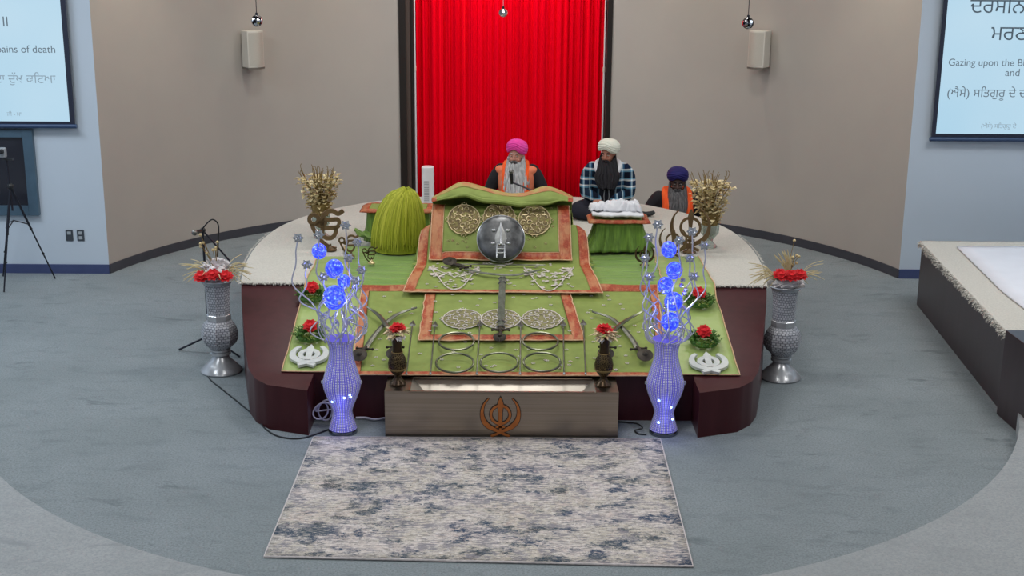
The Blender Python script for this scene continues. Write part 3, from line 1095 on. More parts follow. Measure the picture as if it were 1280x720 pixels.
# silver sprays either side, near the flat swords
def spray(root, px, py, w, h, seed):
    r_ = random.Random(seed)
    mb = MB()
    y0 = None
    def P(dx, dy):
        p = atz(px + dx, py + dy, .735)
        return Vector((p.x, p.y, (.748 if p.y > 10.93 else S(0, p.y) + .09)))
    for k in range(44):
        t = r_.uniform(-1, 1)
        ww = (1 - abs(t)) ** .7
        dy = r_.uniform(-1, 1) * h * .5 * (.35 + .65 * ww) + abs(t) * -h * .25
        q = P(t * w / 2, dy)
        for j in range(4):
            mb.ball(q + Vector((r_.uniform(-.018, .018), r_.uniform(-.026, .026), .002)), r_.uniform(.006, .011), 1, (1.5, 1.2, .45))
    for sg in (-1, 1):
        mb.tube([P(sg * w * .5 * t, h * (.45 - .9 * t * t)) + Vector((0, 0, .003)) for t in [i / 10 for i in range(11)]], .005, 5)
        mb.tube([P(sg * w * .5 * t, h * (.1 - .5 * t)) + Vector((0, 0, .003)) for t in [i / 10 for i in range(11)]], .004, 5)
    mb.build('silver_spray', M['silver_thread'], root)
spray(up, 568, 346, 62, 24, 1)
spray(up, 686, 347, 62, 24, 2)
spray(up, 626, 327, 60, 16, 5)
mb = MB()
r_ = random.Random(77)
for _ in range(60):
    u, v = r_.uniform(.1, .9), r_.uniform(.04, prof_t(11.32))
    p = usurf(u, v, .008)
    for k in range(4):
        mb.ball(p + Vector((math.cos(k * 1.57) * .009, math.sin(k * 1.57) * .011, 0)), .0055, 1, (1, 1, .6))
mb.build('sequins', M['silver_thread'], up)['kind'] = 'stuff'

# top cloth over the steep face
top = thing('embroidered_cloth', 'green cloth with wide orange border and gold medallions hanging behind the round shield', 'cloth', (0, 11.5, .8))
tv0, tv1 = prof_t(11.335), prof_t(11.86)
def tsurf(u, v, ex=0):
    x = lerp(-.665, .60, u)
    t = lerp(tv0, tv1, v)
    p = prof_at(t)
    dp = prof_at(min(1, t + .01)) - prof_at(max(0, t - .01))
    n = Vector((0, -dp.z, dp.y)).normalized()
    k = .030 + ex + .006 * nz(x * 4, v * 5, 17) + .004 * math.sin(x * 15 + 1) * (1 - v)
    q = Vector((x * lerp(1.0, .97, v), p.y, p.z)) + n * k
    return q
bu = .085
MB().grid(tsurf, 60, 40, keep=lambda u, v: bu < u < 1 - bu and v > .17).build('field', M['green'], top, solid=.004)
mb = MB()
mb.grid(lambda u, v: tsurf(u * bu, v, .003), 6, 40)
mb.grid(lambda u, v: tsurf(1 - bu + u * bu, v, .003), 6, 40)
mb.grid(lambda u, v: tsurf(bu + u * (1 - 2 * bu), v * .17, .003), 50, 7)
mb.build('border', M['orange'], top, solid=.004)
mb = MB()
mb.tube([tsurf(0, 1 - i / 40, .004) for i in range(41)] + [tsurf(i / 40, 0, .004) for i in range(1, 41)] + [tsurf(1, i / 40, .004) for i in range(1, 41)], .005, 6)
mb.tube([tsurf(bu, 1 - i / 40, .005) for i in range(35)] + [tsurf(lerp(bu, 1 - bu, i / 40), .17, .005) for i in range(1, 41)] + [tsurf(1 - bu, .17 + .83 * i / 40, .005) for i in range(1, 41)], .0035, 6)
mb.build('edging', M['edging'], top)
fy = Vector((0, 11.62 - 11.45, 1.06 - .82)).normalized()
for k, (px, py) in enumerate(((580, 275), (624, 273), (668, 276))):
    # foot of each medallion on the face
    best = None
    for i in range(200):
        p = tsurf(.5, i / 199)
        q = aty(px, py, p.y)
        if best is None or abs(q.z - p.z) < best[0]:
            best = (abs(q.z - p.z), q, p.y, i / 199)
    c = Vector((best[1].x, best[2] - .010, best[1].z + .006))
    medallion(top, c, Vector((1, 0, 0)), fy, .142, 60 + k)
mb = MB()
r_ = random.Random(99)
for _ in range(46):
    p = tsurf(r_.uniform(.12, .88), r_.uniform(.2, .82), .006)
    for k in range(5):
        mb.ball(p + Vector((math.cos(k * 1.26) * .009, -.002, math.sin(k * 1.26) * .009)), .004, 1)
mb.build('sequins', M['zari_thread'], top)['kind'] = 'stuff'
# folded top edge: a slack roll of the same cloth with raised ends
RIDGE = [(540, 247, .0), (556, 238, .0), (575, 228, .03), (592, 230, .03), (612, 236, .01), (640, 242, 0), (660, 240, .02), (680, 233, .03), (698, 237, .02), (716, 246, 0)]
crest = smooth_path([aty(px, py, 11.80) for px, py, _ in RIDGE], 6)
low = smooth_path([aty(px, py, 11.64) for px, py in ((540, 252), (556, 249), (576, 247), (592, 248), (612, 250), (640, 252), (660, 253), (680, 254), (698, 252), (716, 253))], 6)
def ridge(u, v):
    i = min(int(u * (len(crest) - 1)), len(crest) - 2)
    f = u * (len(crest) - 1) - i
    a = crest[i].lerp(crest[i + 1], f)
    b = low[i].lerp(low[i + 1], f)
    if v < .5:
        t = v / .5
        p = b.lerp(a, t)
        p.y -= .045 * math.sin(PI * t) * (1 + .4 * nz(u * 6, t * 2, 4))
        p.z += .012 * nz(u * 9, v * 8, 6)
    else:
        t = (v - .5) / .5
        c = Vector((a.x, 11.96, 1.10))
        p = a.lerp(c, t)
        p.z += .02 * math.sin(PI * t)
    return p
MB().grid(ridge, 72, 24).build('folded_edge', M['green'], top, solid=.006)
mb = MB()
mb.grid(lambda u, v: ridge(u, .36 + v * .2) + Vector((0, -.004, .004)), 72, 6)
mb.build('folded_border', noisy('faded_orange_border', '#b5714c', '#a5a05a', 9, .6), top, solid=.003)
mb = MB()
for e0, e1 in ((0, .05), (.955, 1)):
    mb.grid(lambda u, v: ridge(lerp(e0, e1, u), v * .52) + Vector((0, -.006, .003)), 6, 20)
mb.build('corner_border', M['orange'], top, solid=.003)
mb = MB()
mb.tube([ridge(i / 60, .02 + .03 * math.sin(i / 9)) + Vector((0, -.035, .012 * math.sin(i / 7))) for i in range(4, 57)], [.004 + .020 * math.sin(PI * (i - 4) / 52) for i in range(4, 57)], 8)
mb.build('lower_fold', M['green'], top)

MB().grid(lambda u, v: Vector((lerp(crest[0].x, crest[-1].x, u), 11.965 + .10 * v + .012 * math.sin(u * 30) * v, lerp(1.095, .745, v))), 50, 10).build('back_fall', M['green'], top, solid=.005)
for xs_ in (-.672, .615):
    def fn(u, v):
        y = lerp(11.60, 12.06, u)
        zt_ = 1.04 + .07 * math.sin(PI * min(1, u * 1.25))
        return Vector((xs_ * (1 + .03 * v) + .012 * math.sin(u * 14) * v, y, lerp(zt_, .745, v)))
    MB().grid(fn, 24, 10).build('side_fall', M['green'], top, solid=.005)
# ---- round shield with a katar lying on it
c = aty(626, 298.5, 11.33)
tilt = math.radians(-24)
SM = Matrix.Translation(c) @ Matrix.Rotation(tilt, 4, 'X')      # local: disc in xz plane, front = -y
sh = thing('round_shield', 'domed grey metal shield leaning on the cloth in the middle', 'shield', tuple(c))
mb = MB()
Rr = .208
L2 = Matrix(SM) @ Matrix.Rotation(PI / 2, 4, 'X')
prof = [(Rr, 0), (Rr, .008)] + [(Rr * math.cos(a), .008 + .042 * math.sin(a)) for a in [i * PI / 2 / 10 for i in range(1, 10)]] + [(0.0001, .050)]
mb.lathe(prof, (0, 0, 0), 48, mtx=L2.to_3x3())
for v in mb.bm.verts:
    v.co += c
m = noisy('shield_metal', '#4b4c4e', '#727476', 14, .36, .8, detail=6)
mb.build('dome', m, sh)
mb = MB()
mb.tube([SM @ Vector((Rr * math.cos(2 * PI * k / 48), -.004, Rr * math.sin(2 * PI * k / 48))) for k in range(48)], .006, 6, closed=True)
mb.build('rim', M['silver'], sh)
def on_sh(x, z, ex=0):
    d = min(1, math.hypot(x, z) / Rr)
    return SM @ Vector((x, -(.008 + .042 * math.sqrt(max(0, 1 - d * d))) - ex, z))
for x, z in ((-.062, .066), (.058, .066), (-.068, -.050), (.068, -.050)):
    MB().ball(on_sh(x, z, .004), .017, 2, (1.25, 1, .8)).build('boss', M['silver'], sh)
kt = thing('push_dagger', 'steel push dagger with ladder grip and broad point resting on the round shield', 'dagger', tuple(on_sh(0, -.05, .02)))
mb = MB()
rows = [(-.062, .036, .024), (-.04, .046, .024), (-.01, .053, .022), (.025, .046, .020), (.065, .028, .016), (.10, .014, .012), (.135, .003, .008)]
V = [[mb.bm.verts.new(q) for q in (on_sh(-w_, z, .008), on_sh(0, z, h_ + .008), on_sh(w_, z, .008), on_sh(0, z, .006))] for z, w_, h_ in rows]
for p_, q_ in zip(V, V[1:]):
    for k in range(4):
        mb.bm.faces.new((p_[k], p_[(k + 1) % 4], q_[(k + 1) % 4], q_[k]))
mb.bm.faces.new(V[0]); mb.bm.faces.new(V[-1][::-1])
mb.build('blade', M['daggerblade'], kt, smooth=False)
mb = MB()
mb.tube([on_sh(0, .13, .018), on_sh(0, .06, .026), on_sh(0, -.06, .034)], [.004, .008, .011], 6)
mb.build('ridge', M['silver'], kt)
for sx in (-.034, .034):
    MB().tube([on_sh(sx, -.06, .018), on_sh(sx, -.12, .020), on_sh(sx, -.18, .036)], .0065, 8).build('side_bar', M['silver'], kt)
for z in (-.062, -.10, -.135):
    MB().tube([on_sh(-.034, z, .020), on_sh(.034, z, .020)], .0055, 8).build('grip_bar', M['silver'], kt)

# ------------------------------------------------------------------ weapons on the slope
def flat_strip(mb, pts, widths, th, zfun):
    """flat blade following world points; width across the surface"""
    V = []
    n = len(pts)
    for i in range(n):
        d = pts[min(i + 1, n - 1)] - pts[max(i - 1, 0)]
        d.z = 0
        d.normalize()
        s = Vector((-d.y, d.x, 0)) * widths[i] / 2
        a, b = pts[i] + s, pts[i] - s
        V.append([mb.bm.verts.new(p) for p in (Vector((a.x, a.y, zfun(a.x, a.y))), Vector((b.x, b.y, zfun(b.x, b.y))), Vector((b.x, b.y, zfun(b.x, b.y) + th * .4)), Vector((pts[i].x, pts[i].y, zfun(pts[i].x, pts[i].y) + th)), Vector((a.x, a.y, zfun(a.x, a.y) + th * .4)))])
    for i in range(n - 1):
        for k in range(5):
            m = (k + 1) % 5
            mb.bm.faces.new((V[i][k], V[i][m], V[i + 1][m], V[i + 1][k]))
    mb.bm.faces.new(V[0][::-1]); mb.bm.faces.new(V[-1])

CL = .066    # height of the cloth stack above the bare slope
def sword(label, pxs, disc, bw=.042, off=CL, group='curved swords crossed on the green cloth', name='curved_sword', m='blade', tipw=.006, base=None):
    """pxs: pixel path from the hilt to the tip; disc: pixel of the pommel disc"""
    P = onS if base is None else base
    zf = (lambda x, y: S(x, y) + off) if base is None else (lambda x, y: base(None, None, (x, y)))
    pts = [P(px, py, off) if base is None else base(px, py) for px, py in pxs]
    path = smooth_path(pts, 8)
    n = len(path)
    d = onS(*disc, off) if base is None else base(*disc)
    root = thing(name, label, 'sword', tuple(d), group)
    mb = MB()
    ws = [lerp(bw, bw * .75, i / n) if i < n * .75 else lerp(bw * .75, tipw, (i - n * .75) / (n * .25)) for i in range(n)]
    flat_strip(mb, path, ws, .012, zf)
    mb.build('blade', M[m], root, angle=25)
    h0, h1 = path[0], d
    ax = (h0 - h1); L = ax.length; ax.normalize()
    mb = MB()
    up_ = Vector((0, 0, .014))
    mb.tube([h1 + up_, h1.lerp(h0, .35) + up_, h1.lerp(h0, .6) + up_, h0 + up_ + ax * .03], [.012, .017, .020, .012], 10)
    mb.build('grip', M['hilt'], root)
    side = Vector((-ax.y, ax.x, 0)).normalized()
    mb = MB()
    q = h0 + up_
    mb.tube([q - side * .06, q - side * .045, q, q + side * .045, q + side * .06], [.010, .006, .012, .006, .010], 8)
    mb.ball(q - side * .062, .013, 1); mb.ball(q + side * .062, .013, 1)
    mb.build('cross_guard', M['hilt'], root)
    nrm = Vector((0, -(HT - HS), YT - YB)).normalized() if base is None else Vector((0, 0, 1))
    mb = MB()
    rot = Vector((0, 0, 1)).rotation_difference((nrm + Vector((0, -.35, 0))).normalized()).to_matrix()
    mb.lathe([(.060, 0), (.063, .006), (.050, .013), (.022, .017), (.013, .028), (.0001, .032)], tuple(d + Vector((0, 0, .030))), 24, mtx=rot)
    mb.build('pommel_disc', M['hilt'], root)
    return root
sword('curved sword left of the slope with its disc hilt nearest the left glowing vase', [(456, 438), (466, 422), (480, 406), (497, 393), (521, 385)], (449, 449))
sword('curved sword crossing under another, hilt hidden behind the left bronze vase', [(494, 436), (491, 420), (483, 407), (473, 394), (457, 383)], (493, 447), off=CL + .02)
sword('curved sword right of the slope with its disc hilt nearest the right glowing vase', [(798, 438), (790, 424), (777, 409), (762, 397), (740, 390)], (806, 449))
sword('curved sword with pale blade whose hilt is hidden behind the right bronze vase', [(759, 436), (761, 424), (770, 411), (784, 400), (805, 389)], (757, 447), m='ring', off=CL + .02)
# upright scabbard in the middle
ctr_sw = thing('sheathed_sword', 'straight sword in a grey scabbard pointing up the middle of the slope', 'sword', tuple(onS(626, 400, CL)))
a, b = onS(628, 352, CL + .02), onS(626, 410, CL + .02)
z0f = lambda x, y: max(S(x, y) + CL + .016, 0) + (.018 if y > 10.55 else 0) + (.02 if y > 10.86 else 0)
mb = MB()
pts = [a.lerp(b, i / 14) for i in range(15)]
flat_strip(mb, pts, [.052 + .006 * (i % 5 == 0) for i in range(15)], .03, z0f)
mb.build('scabbard', M['scabbard'], ctr_sw)
for t in (.0, .1, .9, 1.0):
    p = a.lerp(b, t)
    MB().tube([Vector((p.x + s, p.y, z0f(p.x, p.y) + hh)) for s, hh in ((-.032, .006), (-.02, .028), (.02, .028), (.032, .006))], .006, 6).build('scabbard_band', M['iron'], ctr_sw)
g, h = onS(626, 414, CL + .02), onS(624.5, 424, CL + .02)
mb = MB()
mb.tube([g + Vector((-.075, 0, .01)), g + Vector((-.05, 0, .012)), g + Vector((0, 0, .014)), g + Vector((.05, 0, .012)), g + Vector((.075, 0, .01))], [.012, .008, .016, .008, .012], 8)
mb.tube([g + Vector((0, .04, .014)), g + Vector((0, 0, .016)), h + Vector((0, 0, .014))], [.018, .014, .014], 8)
mb.build('hilt', M['hilt'], ctr_sw)
mb = MB()
mb.lathe([(.05, 0), (.052, .008), (.04, .016), (.018, .02), (.010, .034), (.0001, .036)], tuple(h + Vector((0, 0, .012))), 24, mtx=Matrix.Rotation(math.radians(22), 3, 'X'))
mb.tube([h + Vector((0, -.045, .018)), h + Vector((0, -.085, .008))], [.012, .002], 8)
mb.build('pommel_disc', M['hilt'], ctr_sw)

# two swords laid flat across the upper cloth
def flatP(px, py, q=None):
    if q is not None:
        x, y = q
        return (.770 if y > 10.93 else S(x, y) + .11)
    p = atz(px, py, .770)
    return Vector((p.x, p.y, .770))
sword('dark curved sword lying flat below the shield, hilt at its left end', [(582, 336), (600, 341), (622, 343), (650, 343), (676, 338)], (562, 331), base=flatP, bw=.036, m='scabbard', group='swords laid flat below the shield')
th_ = thing('slim_blade', 'thin straight bright blade lying flat just under the shield', 'sword', tuple(flatP(626, 329)), 'swords laid flat below the shield')
mb = MB()
pts = [flatP(lerp(568, 682, i / 12), 330.5 + i * .1) for i in range(13)]
flat_strip(mb, pts, [.020] * 11 + [.014, .004], .008, lambda x, y: .770)
mb.build('blade', M['blade'], th_)
mb = MB()
mb.tube([flatP(562, 330), flatP(574, 330.5)], [.014, .012], 8)
mb.build('grip', M['hilt'], th_)

# arrows
for k, (t, bpx) in enumerate((((516, 402), (508, 467)), ((544, 403), (538, 467)), ((600, 402), (596, 467)), ((651, 403), (650, 467)), ((704, 402), (705, 467)), ((729, 401), (732, 467)))):
    a, b = onS(*t, CL + .014), onS(*bpx, CL + .012)
    b.z = max(b.z, S(b.x, b.y) + CL + .012)
    pos = ('leftmost of the six arrows, beside the left bronze vase', 'second arrow from the left, on the orange side stripe', 'third arrow from the left, left of the scabbard', 'fourth arrow from the left, right of the scabbard', 'fifth arrow from the left, just right of the steel rings', 'rightmost of the six arrows, nearest the right bronze vase')[k]
    ar = thing('arrow', 'thin dark arrow, ' + pos, 'arrow', tuple(b), 'arrows laid up the slope')
    d = (a - b).normalized()
    MB().tube([b, a - d * .05], .0055, 6).build('shaft', M['blade'], ar)
    mb = MB()
    sd = Vector((1, 0, 0))
    up_ = d.cross(sd) * -1
    base_ = a - d * .06
    tip = mb.bm.verts.new(a + d * .03)
    w = [mb.bm.verts.new(base_ + q) for q in (sd * .028, up_ * .012, -sd * .028, -up_ * .012)]
    tail = mb.bm.verts.new(base_ - d * .03)
    for i in range(4):
        mb.bm.faces.new((w[i], w[(i + 1) % 4], tip)); mb.bm.faces.new((w[(i + 1) % 4], w[i], tail))
    mb.build('arrowhead', M['iron'], ar, smooth=False)
    MB().ball(b, .011, 1).build('nock', M['silver'], ar)
# steel rings
for px, py, rx, lab in ((570.5, 426.5, 22, 'upper left of the five rings'), (675.5, 426.5, 22, 'upper right of the five rings'), (568.5, 453.5, 23.5, 'lower left of the five rings'), (624, 453, 23.5, 'lower middle of the five rings'), (677.5, 452.5, 23, 'lower right of the five rings')):
    c = onS(px, py, CL + .01)
    r = rx / F * (c.y * math.cos(PITCH) + (CAMH - c.z) * math.sin(PITCH))
    sl = Vector((0, YT - YB, HT - HS)).normalized()
    rg = tag(MB().tube([c + Vector((1, 0, 0)) * r * math.cos(2 * PI * k / 56) + sl * r * math.sin(2 * PI * k / 56) for k in range(56)], .0085, 8, closed=True).build('steel_ring', M['ring']), 'flat steel throwing ring on the slope, ' + lab, 'ring', 'steel rings on the slope')

# ------------------------------------------------------------------ emblems
def circ(cx, cz, r, a0=0, a1=2 * PI, n=40):
    return [(cx + r * math.cos(lerp(a0, a1, i / n)), cz + r * math.sin(lerp(a0, a1, i / n))) for i in range(n + 1)]
def khanda(mb, mtx, s, t, edge=0.0):
    """emblem about 1 unit high times s, centred on the ring"""
    e = edge
    def pl(pts):
        mb.plate([(x * s, z * s) for x, z in pts], mtx, t)
    mb.ribbon([(x * s, z * s) for x, z in circ(0, 0.06, .245, n=44)[:-1]], (.062 + e) * s, mtx, t * .9, closed=True)
    pl([(-.045 - e / 2, -.30), (-.045 - e / 2, .10), (-.075 - e / 2, .34), (-.05 - e / 2, .44), (0, .54 + e), (.05 + e / 2, .44), (.075 + e / 2, .34), (.045 + e / 2, .10), (.045 + e / 2, -.30)][::-1])
    pl([(-.12, -.30), (.12, -.30), (.12, -.25), (-.12, -.25)])
    mb.ribbon([(0, -.30 * s), (0, -.46 * s)], (.06 + e) * s, mtx, t)
    for sg in (-1, 1):
        pts = [(sg * .30, .50), (sg * .42, .34), (sg * .47, .12), (sg * .43, -.10), (sg * .30, -.26), (sg * .10, -.37), (-sg * .10, -.47), (-sg * .24, -.53)]
        pp = [(p.x * s, p.y * s) for p in smooth_path([(x, z, 0) for x, z in pts], 6)]
        n = len(pp)
        w = [(.015 + e + .105 * min(1, (i / n) * 2.2) if i < n * .55 else e + .12 - .055 * min(1, (i / n - .55) / .2)) * s for i in range(n)]
        mb.ribbon(pp, w, mtx, t * (1.05 if sg > 0 else .95))
    return mb
def ikonkar(mb, mtx, s, t, w=.07):
    """numeral one, open letter and over-arching stroke"""
    def rb(pts, ww=w):
        pp = [(p.x * s, p.y * s) for p in smooth_path([(x, z, 0) for x, z in pts], 7)]
        mb.ribbon(pp, ww * s, mtx, t)
    k = w / .13
    # the figure one: a loop and a falling tail
    mb.ribbon([(x * s, z * s) for x, z in circ(-.34, .25, .115, n=28)[:-1]], .095 * k * s, mtx, t, closed=True)
    rb([(-.40, .14), (-.36, .02), (-.26, -.18), (-.10, -.38), (.08, -.50), (.20, -.53)], w * .75)
    rb([(-.26, .17), (-.20, .12), (-.12, .12), (-.08, .22)], w * 1.3)
    # the letter: spine, roof with its flag, middle bar, lower bowl
    rb([(-.13, .08), (-.14, .22), (-.08, .36), (.02, .44), (.14, .45), (.27, .38), (.40, .46)], w * .8)
    rb([(-.12, .23), (.10, .23), (.25, .23), (.29, .14), (.24, .04), (.10, .02), (-.12, .02)], w * .75)
    rb([(-.12, .04), (-.14, -.12), (-.04, -.24), (.12, -.22), (.20, -.08), (.20, .02)], w * .75)
    return mb
# white foam khandas on the pale satin
for px, py, nm in ((386, 445, 'left'), (886, 454, 'right')):
    c = onS(px, py, .034)
    sl = math.atan2(S(0, c.y + .1) - S(0, c.y - .1), .2)
    mtx = Matrix.Translation(c) @ Matrix.Rotation(-(PI / 2 - sl), 4, 'X')
    mb = khanda(MB(), mtx, .27, .022, .085)
    tag(mb.build('khanda_cutout', M['foam'], smooth=False), 'white foam khanda cutout lying on pale satin at the %s bottom corner' % nm, 'emblem', 'white cutouts on the satin')

def stand(name, label, cat, c, build, m, base_r, base_h, foot_m, group=None):
    root = thing(name, label, cat, tuple(c), group)
    MB().lathe([(base_r, 0), (base_r, base_h * .3), (base_r * .6, base_h * .6), (base_r * .35, base_h)], tuple(c), 24).build('foot', foot_m, root)
    build.build('emblem', m, root, smooth=False)
    return root
def upright(px_top, px_bot, cx, dx, Y=None):
    pass
# big brown ik onkars on the left, khandas on the right
def emblem_stand(kind, label, px, ptop, pbot, Y, m, t, rotz=0, aspect=1.0, grp=None, stroke=.09):
    a, b = aty(px, ptop, Y), aty(px, pbot, Y)
    small = a.z - b.z < .25
    dz_ = max(0, HT + (.075 if small else .06) - b.z)
    b.z += dz_
    a.z += dz_ if small else 0
    hgt = a.z - b.z
    foot = Vector((b.x, Y, FT))
    lift = .0
    s = hgt
    mid_ = Vector((a.x, Y, (a.z + b.z) / 2))
    mtx = Matrix.Translation(mid_) @ Matrix.Rotation(rotz, 4, 'Z')
    mb = MB()
    if kind == 'khanda':
        khanda(mb, mtx, s * .96, t)
        post_x = 0
    else:
        ikonkar(mb, mtx, s * 1.02, t, stroke)
        post_x = .06 * s
    fz = Ss(mid_.x, Y) + .037 + (.036 if (Y < 12.0) else 0)
    root = thing(kind + '_stand', label, 'emblem', (mid_.x + post_x, Y, fz), grp)
    mb.build('emblem', M[m], root, smooth=False)
    pz = max(b.z, fz + .03)
    px_ = mid_.x + post_x
    MB().tube([(px_, Y, fz + .01), (px_, Y, pz + .03)], .008 if s > .2 else .005, 8).build('post', M[m], root)
    r = max(.03, s * .16)
    MB().lathe([(r, 0), (r, .008), (r * .5, .018), (r * .25, .04)], (px_, Y, fz), 20).build('foot', M['bead'] if s < .2 else M[m], root)
    return root
emblem_stand('ik_onkar', 'large brown ik onkar emblem before the left gold flower vase', 409, 262, 314, 12.0, 'brownemb', .03, .15, stroke=.13, grp='ik onkar emblems')
emblem_stand('ik_onkar', 'medium dark brown ik onkar emblem behind the left glowing vase', 437, 303, 330, 11.6, 'brownemb', .02, .1, stroke=.10, grp='ik onkar emblems')
emblem_stand('ik_onkar', 'small thin dark ik onkar emblem on bright green satin at left', 463, 314, 335, 11.35, 'thinemb', .012, 0, stroke=.07, grp='ik onkar emblems')
emblem_stand('khanda', 'large brown khanda emblem before the right gold flower vase', 864, 262, 318, 12.0, 'brownemb', .03, -.2, grp='khanda emblems')
emblem_stand('khanda', 'medium brown khanda emblem behind the top of the right glowing vase', 842, 285, 322, 11.75, 'brownemb', .02, -.15, grp='khanda emblems')
emblem_stand('khanda', 'small thin dark khanda emblem on bright green satin at right', 806, 312, 336, 11.35, 'thinemb', .012, 0, grp='khanda emblems')

# ------------------------------------------------------------------ covered stools, whisk, white cloth
def stool(label, cx, cy, w, d, h, seed, flare=.06):
    root = thing('draped_stool', label, 'stool', (cx, cy, FT), 'cloth covered stools on the stage')
    ztop = FT + .075 + h
    zb = FT + (.055 if cy < 12.3 else .003)
    def fn(u, v):
        th = 2 * PI * u
        c_, s_ = math.cos(th), math.sin(th)
        k = 1 / max(abs(c_), abs(s_)) ** .85
        fl_ = 1 + flare * 4 * v ** 2 * (1 + .5 * math.sin(th * 2 + seed))
        pl = 1 + (.02 + .055 * v) * math.sin(th * 19 + 2.2 * math.sin(th * 3 + seed)) + .03 * v * math.sin(th * 31 + seed)
        x = w / 2 * c_ * k * fl_ * pl
        y = d / 2 * s_ * k * fl_ * pl
        return Vector((cx + x, cy + y, lerp(ztop - .01, zb, v)))
    MB().grid(fn, 190, 12, closed_u=True).build('skirt', M['skirt'], root, solid=.004)
    def tf(u, v):
        x, y = (u - .5) * (w + .13), (v - .5) * (d + .06)
        ex = max(abs(u - .5) * 2, abs(v - .5) * 2)
        z = ztop + .012 * nz(x * 9, y * 9, seed) - (.028 * max(0, ex - .86) / .14)
        return Vector((cx + x, cy + y, z + .012))
    kb = lambda u, v: .13 < u < .87 and .11 < v < .84
    MB().grid(tf, 40, 30, keep=kb).build('top_cloth', M['green'], root, solid=.005)
    MB().grid(lambda u, v: tf(u, v) + Vector((0, 0, .001)), 40, 30, keep=lambda u, v: not kb(u, v)).build('border', M['orange'], root, solid=.005)
    return root, ztop
cR = atz(763, 305, FT)
stR, zR = stool('low stool with green pleated skirt and orange edge under the white cloth', cR.x + .035, 11.98, .44, .30, .26, 1, .085)
cL = atz(499, 300, FT)
stL, zL = stool('low green stool with orange edge mostly hidden under the lime fibre whisk', cL.x + .0, 12.50, .60, .28, .24, 4, .03)
# a gathered corner of green cloth beside it
mb = MB()
cg = atz(456, 300, FT + .05)
def gather(u, v):
    th = lerp(-1.2, 1.2, u)
    r = .03 + .17 * v
    return cg + Vector((.12 - r * math.cos(th) * 1.1, -.02 + r * math.sin(th) * .6, .015 + .10 * (1 - abs(u - .5) * 1.4) * v + .018 * math.sin(u * 22) * v))
mb.grid(gather, 40, 10).build('gathered_corner', M['skirt'], stL, solid=.005)

wh = thing('fringed_whisk', 'big lime green dome of long fibres over the left stool', 'whisk', (cL.x, 12.0, FT + .06))
wc = Vector((cL.x + .035, 11.98, 0))
def dome(th, t):
    """t 0 crown .. 1 hem"""
    r = .228 * (math.sin(min(t, 1) * PI / 2) ** .85) * (1 + .04 * t)
    z = FT + .050 + .55 * max(0, math.cos(min(t, 1) * PI / 2)) ** .95
    return Vector((wc.x + .075 * (1 - t) ** 1.5 + r * math.cos(th), wc.y - .02 + r * math.sin(th) * 1.05, z))
MB().grid(lambda u, v: dome(2 * PI * u + .0, max(v, .002)) + Vector((0, 0, -.012)), 90, 24, closed_u=True).build('underlayer', M['lime'], wh)
mb = MB()
r_ = random.Random(5)
for k in range(700):
    th = r_.uniform(0, 2 * PI)
    if math.sin(th) > .55 and r_.random() < .8:
        continue
    t0, t1 = r_.uniform(.01, .35), r_.uniform(.90, 1.0)
    j = r_.uniform(-.12, .12)
    lift = r_.uniform(.0, .022)
    pts = []
    for i in range(9):
        t = lerp(t0, t1, i / 8)
        p = dome(th + j * t * t, t)
        q = (p - Vector((wc.x, wc.y, p.z))).normalized() * lift if t > .05 else Vector((0, 0, lift))
        pts.append(p + q)
    mb.tube(pts, [.0065] * 7 + [.005, .002], 4, cap=False)
mb.build('fibres', M['lime'], wh)['kind'] = 'stuff'

# white cloth bundle on the right stool
wcl = thing('folded_cloth', 'rumpled white cloth piled on the orange edged stool before the man in plaid', 'cloth', (cR.x, 11.98, zR))
def sheet_fn(u, v):
    x, y = (u - .5) * .47, (v - .5) * .30
    return Vector((cR.x + .02 + x, 11.97 + y, zR + .058 + .018 * nz(x * 8, y * 8, 5) + .01 * nz(x * 20, y * 20, 2) - .02 * max(0, abs(v - .5) * 2 - .8)))
MB().grid(sheet_fn, 40, 30).build('flat_sheet', M['whitecloth'], wcl, solid=.02)
def bundle(x0, y0, w, d, h, seed):
    def fn(u, v):
        ex = max(abs(u - .5), abs(v - .5)) * 2
        prof = max(0, 1 - ex ** 5)
        x, y = (u - .5) * w, (v - .5) * d
        rid = abs(nz(x * 13, y * 13, seed)) * .5 + abs(nz(x * 30, y * 22, seed + 4)) * .25
        return Vector((cR.x + x0 + x * (1 + .1 * nz(v * 4, u, seed)), y0 + y + .02 * nz(u * 5, v * 3, seed), zR + .074 + h * prof * (.55 + .9 * rid) + .01 * nz(u * 7, v * 7, seed)))
    MB().grid(fn, 44, 34).build('folded_bundle', M['whitecloth'], wcl, solid=.008)
bundle(.05, 12.02, .30, .20, .11, 3)
bundle(-.15, 12.04, .16, .16, .075, 9)
bundle(.17, 12.00, .15, .18, .10, 15)

